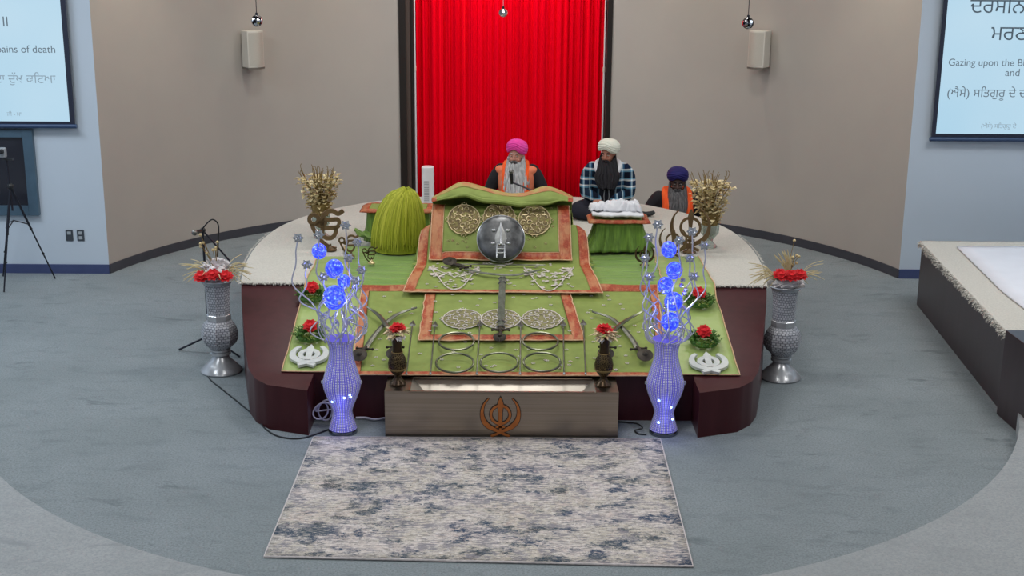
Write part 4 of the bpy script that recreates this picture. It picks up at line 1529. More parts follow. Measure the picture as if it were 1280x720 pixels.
# small black object right of the white cloth, and the white tower speaker
c = atz(803, 271, FT)
blk = tag(MB().tube(smooth_path([(c.x - .07, c.y - .02, FT + .06), (c.x - .03, c.y, FT + .045), (c.x + .03, c.y, FT + .028), (c.x + .10, c.y, FT + .040), (c.x + .125, c.y, FT + .06)], 5), [.016 + .012 * math.sin(PI * i / 20) for i in range(20)] + [.006], 10).build('black_sheath', M['black']),
    'short black upturned sheath lying on white fleece right of the green stool', 'sheath')
tw = aty(535, 230, 13.4); FT += .003
tf_ = thing('tower_fan', 'slim white tower fan with grey grille standing before the red curtain', 'fan', (tw.x, 13.4, FT))
zt_ = aty(535, 208, 13.4).z
def rr_poly(cx, cy, w, d, r, n=5):
    out = []
    for qx, qy, a in ((1, 1, 0), (-1, 1, PI / 2), (-1, -1, PI), (1, -1, 1.5 * PI)):
        for i in range(n + 1):
            t = a + PI / 2 * i / n
            out.append((cx + qx * (w / 2 - r) + r * math.cos(t), cy + qy * (d / 2 - r) + r * math.sin(t)))
    return out
MB().prism(rr_poly(tw.x, 13.4, .125, .13, .05), FT + .02, zt_).build('housing', M['whiteplastic'], tf_, bevel=.008)
MB().prism(rr_poly(tw.x, 13.4, .19, .19, .08), FT, FT + .02).build('base', M['whiteplastic'], tf_)
mb = MB()
mb.box((tw.x - .012, 13.333, (FT + zt_) / 2 - .03), (.05, .008, (zt_ - FT) * .62))
mb.build('grille_panel', M['greyvent'], tf_, smooth=False)
mb = MB()
for i in range(22):
    mb.box((tw.x - .012, 13.328, FT + .10 + i * (zt_ - FT) * .60 / 22), (.05, .006, .006))
mb.build('grille_slats', M['whiteplastic'], tf_, smooth=False)
FT -= .003
# red box and white bit behind the whisk
rb = atz(529, 262, FT)
MBX = thing('tissue_box', 'small red box with white tissue tucked between the whisk and the tower fan', 'box', (rb.x, 12.75, FT))
xb = aty(529, 250, 12.75).x
MB().box((xb - .03, 12.75, FT + .11), (.10, .10, .22)).build('carton', M['red'], MBX, smooth=False, bevel=.004)
MB().grid(lambda u, v: Vector((xb - .03 + (u - .5) * .06, 12.75 + .02 * math.sin(u * 6), FT + .215 + .05 * v + .01 * math.sin(u * 9))), 8, 4).build('tissue', M['white_petal'], MBX, solid=.002)

# ------------------------------------------------------------------ steel donation box
bx = thing('donation_box', 'long steel box with tray top and copper khanda before the stage', 'box', (0, 9.2, 0))
x0, x1 = atz(482, 545).x, atz(772, 549).x
yf, yb_ = 9.06, 9.385
hz = .348
xm = (x0 + x1) / 2
mb = MB()
# outer shell: front, sides, back, and a rim with a sunken tray
t_ = .012
mb.box((xm, yf + t_ / 2, hz / 2), (x1 - x0, t_, hz))
mb.box((xm, yb_ - t_ / 2, hz / 2), (x1 - x0, t_, hz))
mb.box((x0 + t_ / 2, (yf + yb_) / 2, hz / 2), (t_, yb_ - yf - 2 * t_, hz))
mb.box((x1 - t_ / 2, (yf + yb_) / 2, hz / 2), (t_, yb_ - yf - 2 * t_, hz))
mb.build('shell', M['steel'], bx, smooth=False)
ta, tb = x0 + .185, x1 - .165
mb = MB()
for a, b in ((x0, ta), (tb, x1)):
    mb.box(((a + b) / 2, (yf + yb_) / 2, hz + .003), (b - a, yb_ - yf, .012))
mb.box((xm, yf + .009, hz + .003), (tb - ta, .018, .012))
mb.box((xm, yb_ - .006, hz + .003), (tb - ta, .012, .012))
mb.build('rim', M['steel'], bx, smooth=False)
mb = MB()
dz = .085
o4 = [(ta, yf + .018), (tb, yf + .018), (tb, yb_ - .012), (ta, yb_ - .012)]
i4 = [(ta + .14, yf + .10), (tb - .14, yf + .10), (tb - .14, yf + .13), (ta + .14, yf + .13)]
A = [mb.bm.verts.new((x, y, hz)) for x, y in o4]
B = [mb.bm.verts.new((x, y, hz - dz)) for x, y in i4]
for i in range(4):
    j = (i + 1) % 4
    mb.bm.faces.new((A[i], A[j], B[j], B[i]))
mb.bm.faces.new(B)
mb.build('tray', M['steel_in'], bx, smooth=False)
c = aty(625.5, 520, yf - .008)
mtx = Matrix.Translation((c.x, yf - .004, .165))
mb = khanda(MB(), mtx, .285, .006, .035)
ol = mb.build('emblem_outline', M['black_line'], bx, smooth=False)
mtx = Matrix.Translation((c.x, yf - .008, .165))
khanda(MB(), mtx, .285, .006, 0).build('copper_khanda', M['copper'], bx, smooth=False)
for k, (px, py) in enumerate(((605, 491), (656, 491), (553, 489))):
    p = atz(px, py - 1, hz - .03)
    mbn = MB().box((p.x, yf + .07, hz - .048), (.03 if k < 2 else .09, .004, .02 if k < 2 else .008), mtx=Matrix.Rotation(.5, 3, 'X'))
    tag(mbn.build('banknote', M['black'] if k < 2 else M['whitecloth'], smooth=False), ('small dark slip in the steel tray, left of the middle' if k == 0 else 'small dark slip in the steel tray, right of the middle' if k == 1 else 'pale slip of paper lying in the left part of the steel tray'), 'slip', 'slips in the steel tray')

# ------------------------------------------------------------------ rug, cables
rc = [atz(397, 543), atz(826, 550), atz(865, 710), atz(330, 698)]
rc = [(-1.385, 9.07), (1.15, 9.03), (1.115, 7.03), (-1.41, 7.12)]
rg = thing('area_rug', 'abstract cream and slate blue streaked rug on the carpet before the stage', 'rug', (-.13, 8.06, 0))
# keep the rug clear of the box by stopping it at its foot
P4 = [Vector((x, y, 0)) for x, y in rc]
def rugf(u, v, z=.012):
    p = P4[0].lerp(P4[1], u).lerp(P4[3].lerp(P4[2], u), v)
    return Vector((p.x, min(p.y, 9.025), z + .0015 * nz(p.x * 3, p.y * 3, 1)))
mb = MB()
mb.grid(lambda u, v: rugf(u, v, .012), 30, 24)
o = mb.build('pile', M['rug'], rg, solid=.006)
mb = MB()
mb.tube([rugf(0, i / 20, .009) for i in range(21)] + [rugf(i / 20, 1, .009) for i in range(1, 21)] + [rugf(1, 1 - i / 20, .009) for i in range(1, 21)] + [rugf(1 - i / 20, 0, .009) for i in range(1, 20)], .007, 6, closed=True)
mb.build('binding', M['rug_edge'], rg)

def floor_path(pxs, r, z=None):
    return smooth_path([atz(px, py, r) + Vector((0, 0, 0)) for px, py in pxs], 8)
tag(MB().tube(floor_path([(268, 452), (260, 458), (261, 472), (278, 487), (298, 503), (318, 520), (333, 537), (350, 546), (375, 548), (400, 541), (420, 533)], .006), .006, 6).build('floor_cable', M['cable']),
    'thin black cable curving over the carpet around the left foot of the stage', 'cable')
mb = MB()
loop = []
cc = atz(408, 528, .03)
for i in range(60):
    a = 2 * PI * i / 24
    loop.append(cc + Vector((-.02 + (.058 + .010 * math.sin(i * .21)) * math.cos(a) + .02 * math.sin(i * .1), .03 * math.sin(a * .5) + .02, .085 + .07 * math.sin(a + .3) + .015 * math.cos(i * .17))))
loop += [cc + Vector((.09, .03, .10)), cc + Vector((.14, .03, .10))]
tag(MB().tube(smooth_path(loop, 2), .0065, 6).build('coiled_cable', M['whitecable']), 'loosely coiled white cable left of the left glowing vase', 'cable')
tag(MB().tube(smooth_path([atz(445, 522, .02), atz(457, 522, .02), atz(468, 524, .02), atz(483, 522, .02)], 6), .0075, 6).build('short_cable', M['whitecable']), 'short white cable running from the left glowing vase to the steel box', 'cable')
tag(MB().tube(smooth_path([atz(768, 527, .01), atz(785, 528, .01), atz(797, 530, .03), atz(803, 535, .03), atz(794, 538, .01), atz(798, 542, .008), atz(808, 543, .008)], 6), .006, 6).build('short_cable', M['cable']), 'short black looping cable between the steel box and the right glowing vase', 'cable')

# ------------------------------------------------------------------ flowers
def rose(mb, c, r, seed=0, up_=Vector((0, -.5, .85))):
    r_ = random.Random(seed)
    up_ = up_.normalized()
    ex = up_.orthogonal().normalized()
    ey = up_.cross(ex)
    mb.ball(c, r * .62, 2)
    for ring, n, tiltk in ((.45, 5, .95), (.75, 7, .6), (.98, 9, .2)):
        for k in range(n):
            a = 2 * PI * k / n + ring * 3 + r_.uniform(-.2, .2)
            d = (ex * math.cos(a) + ey * math.sin(a))
            mb.leaf(c + d * r * ring * .35 + up_ * r * (.35 - ring * .35), d * ring + up_ * tiltk * .8, r * .85, r * .85, up=up_, curl=.5)

def tall_vase(label, px, py, grp, mirror_, seed):
    b = atz(px, py)
    x, y = b.x, b.y
    r_ = random.Random(seed)
    root = thing('floor_vase', label, 'vase', (x, y, 0), grp)
    foot = [(.165, 0), (.172, .012), (.165, .03), (.12, .075), (.075, .12), (.062, .15)]
    MB().lathe(foot, (x, y, 0), 8 * 4).build('foot', M['silver'], root)
    mb = MB()
    mb.lathe([(.062, .148), (.085, .155), (.085, .17), (.070, .178), (.085, .19), (.085, .2), (.075, .205)], (x, y, 0), 24)
    mb.build('collar', M['silver'], root)
    body = [(.078, .203), (.135, .255), (.156, .30), (.156, .355), (.138, .41), (.098, .455)]
    MB().lathe(body, (x, y, 0), 8, uv=True).build('belly', M['mosaic'], root, smooth=False)
    MB().lathe([(.098, .452), (.102, .46), (.102, .50), (.095, .505)], (x, y, 0), 8).build('neck_band', M['silver'], root, smooth=False)
    nk = [(.095, .503), (.096, .60), (.101, .70), (.112, .765)]
    MB().lathe(nk, (x, y, 0), 8, uv=True).build('neck', M['mosaic'], root, smooth=False)
    MB().lathe([(.112, .763), (.132, .79), (.155, .80), (.153, .807), (.115, .795), (.08, .78), (.02, .775)], (x, y, 0), 48, mod=lambda th, t: 1 + .06 * math.sin(8 * th) * t).build('flared_lip', M['silver'], root)
    # white fabric bloom and three red roses
    mb = MB()
    for k in range(90):
        a, e = r_.uniform(0, 2 * PI), r_.uniform(-.1, 1.3)
        d = Vector((math.cos(a) * math.cos(e), math.sin(a) * math.cos(e), math.sin(e)))
        p = Vector((x, y, .82 if mirror_ else .84)) + Vector((d.x * .105, d.y * .105, d.z * (.06 if mirror_ else .10)))
        mb.leaf(p, d + Vector((r_.uniform(-.3, .3), r_.uniform(-.3, .3), r_.uniform(-.2, .4))), .05, .05, curl=.5)
    mb.ball((x, y, .83), (.11, .11, .065 if mirror_ else .09), 2)
    mb.build('white_bloom', M['white_petal'], root, smooth=False)
    spots = ((-.10, -.115, .845), (.0, -.135, .866), (.10, -.115, .850)) if not mirror_ else ((-.07, -.095, .905), (.012, -.10, .898), (.085, -.095, .905))
    for k, (dx, dy, dz) in enumerate(spots):
        mb = MB()
        rose(mb, Vector((x + dx, y + dy, dz)), .058, seed + k)
        mb.build('red_rose', M['red'], root, smooth=False)
    mb = MB()
    for k in range(46):
        sd = r_.choice((-1, 1)) if not mirror_ else r_.choice((-1, -1, 1))
        a = (PI if sd < 0 else 0) + r_.gauss(0, .5)
        L = r_.uniform(.14, .27) 
        d = Vector((math.cos(a), math.sin(a), r_.uniform(.1, .9)))
        p0 = Vector((x + .05 * math.cos(a), y + .05 * math.sin(a), .81))
        pts = [p0, p0 + d * L * .5 + Vector((0, 0, .03)), p0 + d * L + Vector((0, 0, -.05 * r_.random() - .02))]
        mb.tube(smooth_path(pts, 4), [.003] * 8 + [.0012], 4)
    if mirror_:
        for k in range(26):
            a = r_.gauss(PI * .9, .8)
            p0 = Vector((x + .02, y, .85))
            q = p0 + Vector((math.cos(a) * r_.uniform(.02, .14), r_.uniform(-.03, .05), r_.uniform(.12, .26)))
            mb.tube(smooth_path([p0, p0.lerp(q, .5) + Vector((.01, 0, .02)), q], 4), [.004] * 8 + [.001], 4)
    mb.build('dry_grass', M['straw'], root)['kind'] = 'stuff'
    # beaded sprigs
    nb = 11
    for k in range(nb):
        bx_ = x + (r_.uniform(-.02, .10) if mirror_ else r_.uniform(-.13, .03))
        bz = r_.uniform(.95, 1.05 if k else 1.24)
        if not mirror_:
            bz = r_.uniform(.93, 1.12)
            if k == 0:
                bx_, bz = x - .12, 1.17
        if mirror_ and k == 0:
            bx_, bz = x + .05, 1.17
        st_ = MB().tube(smooth_path([(x, y, .84), ((x + bx_) / 2, y + .01, (.9 + bz) / 2), (bx_, y + .02, bz)], 5), .0025, 5).build('sprig', M['gold_dark'], root)
        MB().ball((bx_, y + .02, bz), .013, 2).build('bead', M['bead'], st_)
    return root
tall_vase('silver mosaic floor vase with three red roses, left of the stage beside the microphone stand', 277, 464, 'silver floor vases', False, 3)
tall_vase('silver mosaic floor vase with red roses and gold grasses standing right of the stage', 975, 472, 'silver floor vases', True, 8)

# bronze vases on the donation box
for px, nm, sgn in ((497, 'left', 1), (754, 'right', -1)):
    p = atz(px, 481, hz + .01)
    x, y = p.x, 9.21
    z0 = hz + .010
    root = thing('bronze_vase', 'engraved dark bronze vase with one red flower on the %s end of the steel box' % nm, 'vase', (x, y, z0), 'bronze vases on the steel box')
    MB().lathe([(.058, 0), (.060, .012), (.052, .022), (.040, .034), (.026, .055), (.024, .07)], (x, y, z0), 28).build('foot', M['bronze_plain'], root)
    MB().lathe([(.024, .068), (.05, .10), (.068, .14), (.070, .165), (.060, .205), (.042, .24), (.035, .255)], (x, y, z0), 32).build('belly', M['bronze'], root)
    for zz, rr in ((.118, .060), (.127, .065), (.25, .040)):
        MB().tube([(x + rr * math.cos(2 * PI * k / 30), y + rr * math.sin(2 * PI * k / 30), z0 + zz) for k in range(30)], .004, 6, closed=True).build('ring_band', M['gold_dark'], root)
    MB().lathe([(.036, .25), (.034, .30), (.037, .345), (.045, .36), (.040, .36), (.03, .34)], (x, y, z0), 28).build('neck', M['bronze_plain'], root)
    r_ = random.Random(int(px))
    mb = MB()
    for k in range(46):
        a = r_.uniform(0, 2 * PI)
        d = Vector((math.cos(a), math.sin(a), r_.uniform(-.35, .5)))
        mb.leaf((x + d.x * .025, y + d.y * .025, z0 + .375 + r_.uniform(-.005, .035)), d, .035, r_.uniform(.05, .10), curl=.6)
    mb.build('dry_petals', M['cream_petal'], root, smooth=False)
    mb = MB()
    for k in range(14):
        a = r_.uniform(0, 2 * PI)
        d = Vector((math.cos(a), -abs(math.sin(a)), r_.uniform(-.9, .0)))
        mb.leaf((x + d.x * .03, y + d.y * .03, z0 + .375), d, .03, .05, curl=.6)
    mb.build('white_petals', M['white_petal'], root, smooth=False)['kind'] = 'stuff'
    mb = MB()
    rose(mb, Vector((x - .004 * sgn, y - .012, z0 + .43)), .050, 5, Vector((0, -.3, 1)))
    rose(mb, Vector((x + .022 * sgn, y - .012, z0 + .435)), .042, 6, Vector((0, -.3, 1)))
    mb.build('red_flower', M['red'], root, smooth=False)

# wreaths with a red flower on the pale satin
def wreath(px, py, lab, seed):
    r_ = random.Random(seed)
    c = onS(px, py, .03)
    root = thing('flower_wreath', lab, 'wreath', tuple(c), 'green leaf wreaths with a red flower')
    slp = (HT - HS) / (YT - YB) if c.y < YT else 0
    def P(dx, dy, dz):
        return c + Vector((dx, dy, dz + dy * slp))
    mb, mb2 = MB(), MB()
    mb.tube([P(.095 * math.cos(2 * PI * k / 24), .085 * math.sin(2 * PI * k / 24), .018) for k in range(24)], .022, 6, closed=True)
    for k in range(260):
        a = r_.uniform(0, 2 * PI)
        rr = r_.uniform(.05, .125)
        d = Vector((math.cos(a) + r_.uniform(-.8, .8), math.sin(a) + r_.uniform(-.8, .8), r_.uniform(0, 1.3)))
        front = math.sin(a) < -.6 and abs(math.cos(a)) < .5 and r_.random() < .7
        (mb2 if front else mb).leaf(P(rr * math.cos(a), rr * math.sin(a) * .9, r_.uniform(.012, .045)), d, .018, r_.uniform(.025, .05), curl=.5)
    mb.build('leaves', M['leaf'], root, smooth=False)
    mb2.build('pale_leaves', M['leaf2'], root, smooth=False)
    mb = MB()
    rose(mb, P(.0, .025, .075), .055, seed, Vector((0, -.55, .8)))
    mb.ball(P(.0, .025, .055), .035, 2)
    mb.build('red_flower', M['red'], root, smooth=False)
wreath(388, 421, 'leafy wreath with red flower above the left white cutout', 11)
wreath(390, 372, 'leafy wreath with red flower mostly hidden behind the top of the left glowing vase', 12)
wreath(880, 428, 'leafy wreath with red flower directly above the right white cutout', 13)
wreath(874, 379, 'leafy wreath with red flower behind the upper wires of the right glowing vase', 14)

# glass vases of gold flowers
def gold_vase(lab, px, py, seed, top_px):
    r_ = random.Random(seed)
    b = atz(px, py, HT + .028)
    x, y = b.x, b.y
    FT = globals()['FT'] + .004
    root = thing('gold_flower_vase', lab, 'vase', (x, y, FT), 'gold flower vases at the back of the stage')
    MB().lathe([(.075, 0), (.078, .012), (.06, .03), (.035, .05), (.04, .08), (.065, .11), (.088, .14), (.09, .20), (.085, .22), (.078, .14), (.05, .10), (.03, .085)], (x, y, FT), 28).build('glass_bowl', M['glass'], root)
    MB().lathe([(.02, .10), (.06, .13), (.07, .20), (.10, .34), (.05, .36)], (x, y, FT), 20).build('gold_filling', M['sand'], root)
    t = aty(top_px[0], top_px[1], y)
    mb = MB()
    for k in range(560):
        h = r_.random() ** .8
        rad = (.06 + .15 * h ** .8) * math.sqrt(r_.random())
        a = r_.uniform(0, 2 * PI)
        p = Vector((x + rad * math.cos(a), y + rad * math.sin(a), FT + .22 + (t.z - FT - .30) * h))
        d = Vector((math.cos(a) + r_.uniform(-.7, .7), math.sin(a) + r_.uniform(-.7, .7), r_.uniform(-.3, 1)))
        mb.leaf(p, d, r_.uniform(.035, .06), r_.uniform(.035, .065), curl=.7)
    mb.build('gold_petals', M['gold_petal'], root, smooth=False)['kind'] = 'stuff'
    mb = MB()
    for k in range(30):
        a, rad = r_.uniform(0, 2 * PI), r_.uniform(.02, .22)
        p0 = Vector((x, y, FT + .2))
        p2 = Vector((x + rad * math.cos(a), y + rad * math.sin(a), t.z - r_.uniform(-.02, .12)))
        mb.tube(smooth_path([p0, p0.lerp(p2, .6) + Vector((r_.uniform(-.02, .02), 0, .03)), p2, p2 + Vector((.015 * r_.choice((-1, 1)), 0, .04))], 4), [.004] * 8 + [.003] * 4 + [.001], 4)
    mb.build('twigs', M['gold_dark'], root)
gold_vase('gold dried flowers in a glass vase at the left rear of the stage', 402, 297, 4, (402, 211))
gold_vase('gold dried flowers in a flared glass vase beside the man in navy', 886, 309, 5, (889, 219))

# ------------------------------------------------------------------ blue glowing wire vases
def led_vase(lab, px, py, ptop, balls, stems, seed):
    r_ = random.Random(seed)
    b = atz(px, py)
    x, y = b.x, b.y
    def Z(p):
        return aty(px, p, y).z
    root = thing('glowing_vase', lab, 'vase', (x, y, 0), 'blue glowing wire vases')
    k = 1 / F * (y * math.cos(PITCH) + 3.2 * math.sin(PITCH))     # metres per pixel here
    MB().lathe([(.105, 0), (.108, .012), (.10, .03), (.08, .036)], (x, y, 0), 32).build('mirror_base', M['mirror_base'], root)
    zz = lambda p: (py - p) * k * 1.02
    tab = [(py - 4, 17.5), (py - 12, 15.5), (py - 24, 12.2), (py - 32, 12.6), (py - 45, 18), (py - 58, 22.5), (py - 68, 23), (py - 84, 18.5), (py - 100, 14.5), (py - 112, 14.8), (py - 122, 18)]
    prof = [(rr * k, max(.034, zz(p))) for p, rr in tab]
    prof = [(p.x, p.y) for p in smooth_path([(a, c_, 0) for a, c_ in prof], 4)]
    MB().lathe(prof, (x, y, 0), 48, uv=True).build('woven_body', M['ledmesh'], root)
    mb = MB()
    for j in range(26):
        a = 2 * PI * j / 26
        mb.tube([(x + (rr + .001) * math.cos(a), y + (rr + .001) * math.sin(a), z_) for rr, z_ in prof[::2]], .0022, 4)
    mb.build('wire_cage', M['wire'], root)
    for j in range(4):
        a = r_.uniform(PI * 1.2, PI * 1.8)
        i = r_.randrange(3, len(prof) - 20)
        MB().ball((x + prof[i][0] * math.cos(a), y + prof[i][0] * math.sin(a), prof[i][1]), .009, 1).build('led', M['led'], root)
    for sg in (-1, 1):
        mb = MB()
        q = Vector((x + sg * (23 * k + .005), y - .01, zz(py - 66)))
        for m_ in range(5):
            mb.ball(q + Vector((.006 * math.cos(m_ * 1.26), 0, .010 * math.sin(m_ * 1.26))), .008, 1)
        mb.build('side_rosette', M['crystal'], root)
    zt = prof[-1][1]
    # bowed wires that form the open crown just above the neck
    for j in range(24):
        a = 2 * PI * j / 24 + r_.uniform(-.12, .12)
        r0 = prof[-1][0]
        hh = r_.uniform(.10, .26) if j % 3 else r_.uniform(.28, .46)
        bow = r_.uniform(.07, .15)
        tw_ = r_.uniform(-.5, .9)
        wob = r_.uniform(0, 6)
        pts = []
        for i in range(11):
            t = i / 10
            rr = r0 * (1 - t) + bow * math.sin(PI * t * .85 + .1) + .05 * t + .012 * math.sin(wob + 9 * t)
            pts.append((x + rr * math.cos(a + tw_ * t), y + rr * math.sin(a + tw_ * t) * .8, zt - .02 + hh * t))
        MB().tube(smooth_path(pts, 2), .0048, 5).build('bowed_wire', M['wire'], root)
    # long curling stems with crystal flowers
    for (tx, ty, d_) in stems:
        tip = aty(tx, ty, y + d_)
        p0 = Vector((x + r_.uniform(-.03, .03), y + d_ * .3, zt))
        n = 14
        ph, amp = r_.uniform(0, 6.3), r_.uniform(.03, .055)
        pts = []
        for i in range(n + 1):
            t = i / n
            q = p0.lerp(tip, t)
            q.x += amp * math.sin(ph + t * 13) * math.sin(PI * min(1, t * 1.15)) + (tip.x - x) * .5 * math.sin(PI * t)
            q.y += amp * math.cos(ph + t * 9) * math.sin(PI * min(1, t * 1.15))
            pts.append(q)
        st_ = MB().tube(smooth_path(pts, 2), .0055, 5).build('wire_stem', M['wire'], root)
        mb = MB()
        for m_ in range(6):
            a = 2 * PI * m_ / 6
            dd = Vector((math.cos(a), -.35, math.sin(a) * .8))
            mb.leaf(tip, dd, .034, .044, up=Vector((0, -1, 0)), curl=.4)
        mb.ball(tip + Vector((0, -.008, 0)), .011, 1)
        mb.build('crystal_flower', M['crystal'], st_, smooth=False, solid=.003)
    for j in range(14):
        a, rr = r_.uniform(0, 6.3), r_.uniform(.06, .15)
        z_ = zt + r_.uniform(.08, .5)
        MB().ball((x + rr * math.cos(a), y + rr * math.sin(a) * .7, z_), .020, 1).build('crystal_bead', M['crystal'], root, smooth=False)
    for (bx_, by_, br_) in balls:
        c = aty(bx_, by_, y - .01)
        g_ = MB().ball(tuple(c), br_ * k, 3, (1, 1, 1.1)).build('glow_ball', M['ledball'], root)
        mb = MB()
        rr = br_ * k * 1.03
        for j in range(4):
            ax = Vector((r_.uniform(-1, 1), r_.uniform(-1, 1), r_.uniform(-1, 1))).normalized()
            u_ = ax.orthogonal().normalized(); w_ = ax.cross(u_)
            mb.tube([c + (u_ * math.cos(2 * PI * i / 20) + w_ * math.sin(2 * PI * i / 20)) * rr for i in range(20)], .0018, 4, closed=True)
        mb.build('ball_wire', M['wire'], g_)
    # the LEDs' light
    for zl, e in ((.20, .4), (zt + .35, 1.1)):
        ld = bpy.data.lights.new('led_light', 'POINT')
        ld.energy = e
        ld.color = (.22, .25, 1.0)
        ld.shadow_soft_size = .08
        lo = bpy.data.objects.new('led_light', ld)
        COL.objects.link(lo)
        lo.location = (x - .0, y - .17, zl)
led_vase('blue glowing wire vase standing left of the steel box', 429, 540, 275,
    [(399, 314, 9), (418, 336, 11), (418, 372, 14), (430, 352, 8)],
    [(373, 297, -.02), (399, 293, -.05), (432, 281, .03), (447, 302, .04), (405, 345, -.06), (452, 337, .02), (384, 330, -.05), (445, 350, -.05), (436, 322, -.06)], 21)
led_vase('blue glowing wire vase standing right of the steel box', 829, 541, 280,
    [(836, 312, 9.5), (843, 338, 10), (832, 357, 10), (842, 377, 11), (838, 402, 11)],
    [(822, 280, .03), (811, 296, .02), (865, 289, .03), (806, 322, -.03), (862, 322, .02), (880, 306, .05), (867, 345, -.04), (812, 345, -.05), (849, 300, -.05)], 22)

# ------------------------------------------------------------------ microphone stands, tripod
def mic_stand():
    b = atz(262, 443)
    x, y = b.x, b.y
    root = thing('microphone_stand', 'black boom microphone stand behind the left silver vase', 'stand', (x, y, 0))
    for px, py in ((224, 437), (300, 446)):
        e = atz(px, py, .012)
        MB().tube([(x, y, .17), (e.x, e.y, .012)], .009, 8).build('leg', M['blackmetal'], root)
    MB().tube([(x, y, .17), (x + .10, y + .22, .012)], .009, 8).build('leg', M['blackmetal'], root)
    zt = aty(264, 288, y).z
    MB().tube([(x, y, .10), (x, y, zt)], .011, 10).build('pole', M['blackmetal'], root)
    MB().lathe([(.02, .15), (.022, .2), (.014, .24)], (x, y, 0), 14).build('hub', M['black'], root)
    j = Vector((x, y, zt))
    MB().ball(tuple(j), .026, 2).build('clutch', M['black'], root)
    e1 = aty(246, 290, y - .1)
    e2 = aty(287, 326, y + .05)
    MB().tube([e1.lerp(j, .70), j, e2], .008, 8).build('boom', M['blackmetal'], root)
    mic = thing('microphone', 'black microphone with silver grille on the boom over the left silver vase', 'microphone', tuple(e1))
    d = (e1 - j).normalized()
    MB().tube([e1 - d * .09, e1 - d * .06, e1 + d * .02], [.014, .017, .02], 12).build('handle', M['black'], mic)
    MB().ball(tuple(e1 + d * .04), .026, 2).build('grille', M['iron'], mic)
    pts = [e1 - d * .09 + Vector((0, -.02, .01)), aty(262, 276, y - .10), aty(268, 275, y - .09), aty(273, 282, y - .08), aty(273, 300, y - .08), aty(271, 330, y - .08), Vector((x + .05, y - .07, .5)), Vector((x + .06, y - .10, .2)), atz(268, 449, .01)]
    MB().tube(smooth_path(pts, 6), .006, 6).build('cable', M['cable'], mic)
mic_stand()

tp = thing('camera_tripod', 'tall thin black tripod in front of the dark window at the far left', 'tripod', (-5.0, 12.9, 0))
apex = aty(13, 233, 13.1)
head = aty(8, 200, 13.1)
feet = [atz(69, 348, .01), atz(5, 365, .01), atz(4, 345, .01)]
for f_ in feet:
    lg = MB()
    lg.tube([apex, apex.lerp(f_, .45)], .012, 8)
    lg.tube([apex.lerp(f_, .43), f_], .008, 8)
    leg = lg.build('leg', M['blackmetal'], tp)
    for t in (.45, .72):
        MB().ball(apex.lerp(f_, t), .017, 1).build('leg_clamp', M['black'], leg)
MB().tube([apex + Vector((0, 0, -.25)), head], .010, 8).build('centre_column', M['blackmetal'], tp)
MB().ball(tuple(apex), .035, 2).build('hub', M['black'], tp)
mb = MB()
for f_ in feet:
    mb.tube([apex.lerp(f_, .40), Vector((apex.x, apex.y, apex.z - .35))], .006, 6)
mb.build('spreader', M['blackmetal'], tp)
MB().box(head + Vector((.02, 0, .01)), (.10, .05, .02)).build('mount_plate', M['black'], tp, smooth=False)
cm = thing('small_camera', 'small grey camera head on top of the tall black tripod', 'camera', tuple(head))
MB().box(head + Vector((-.03, 0, .075)), (.07, .05, .10)).build('body', M['greyvent'], cm, smooth=False, bevel=.012)
MB().lathe([(.024, 0), (.024, .03), (.018, .034)], tuple(head + Vector((-.03, -.02, .09))), 16, mtx=Matrix.Rotation(PI / 2, 3, 'X')).build('lens', M['black'], cm)

# ------------------------------------------------------------------ stage at the right with white bedding
def boxy(name, m, parent, pts, z0, z1, bevel=0):
    return MB().prism(pts, z0, z1).build(name, m, parent, smooth=False, bevel=bevel)
rp = thing('side_platform', 'low dark panelled platform along the right side of the room', 'platform', (5.5, 11, 0))
fA, fB = atz(1143, 378), atz(1256, 520)
hP = .60
boxy('body', M['wood_dark'], rp, [(fB.x, fB.y + .05), (7.8, fB.y + .05), (7.8, 12.72), (fA.x, 12.72)], 0, hP)
eA, eB = atz(1266, 408, .70), atz(1256, 528, 0)
ep = boxy('end_panel', M['wood_dark'], rp, [(3.84, 9.05), (7.8, 9.05), (7.8, fB.y + .045), (3.82, fB.y + .045)], .0, .68, .005)
flc = thing('fleece_cover', 'white fleece with a shaggy edge spread on the right side platform', 'carpet', (5.5, 11, hP))
def rfl(u, v):
    y = lerp(12.74, fB.y + .07, v)
    xl = lerp(fA.x, fB.x, v) - .02
    return Vector((lerp(xl, 7.8, u ** 1.6), y, hP + .03 + .006 * nz(u * 14, y * 5, 2)))
MB().grid(rfl, 40, 40).build('sheet', M['fleece'], flc, solid=.04)
mb = MB()
for k in range(900):
    v = R.random()
    y = lerp(12.74, fB.y + .07, v)
    xl = lerp(fA.x, fB.x, v) - .015
    mb.leaf((xl, y, hP + R.uniform(.0, .05)), (-1, R.uniform(-.8, .8), R.uniform(-1.2, .5)), .015, R.uniform(.025, .05))
mb.build('shaggy_edge', M['fleece'], flc, smooth=False)['kind'] = 'stuff'
ws = [atz(1196, 309, hP + .06), atz(1233, 345, hP + .06), atz(1250, 362, hP + .06), atz(1270, 378, hP + .06), atz(1300, 400, hP + .06)]
wsm = smooth_path(ws, 6)
def wsh(u, v):
    i = min(int(v * (len(wsm) - 1)), len(wsm) - 2)
    a = wsm[i].lerp(wsm[i + 1], v * (len(wsm) - 1) - i)
    return Vector((lerp(a.x, 7.7, u), a.y, hP + .064 + .004 * nz(u * 9, v * 9, 4)))
tag(MB().grid(wsh, 20, 30).build('bed_sheet', M['sheet'], solid=.012), 'smooth white sheet laid over the fleece on the right side platform', 'cloth')

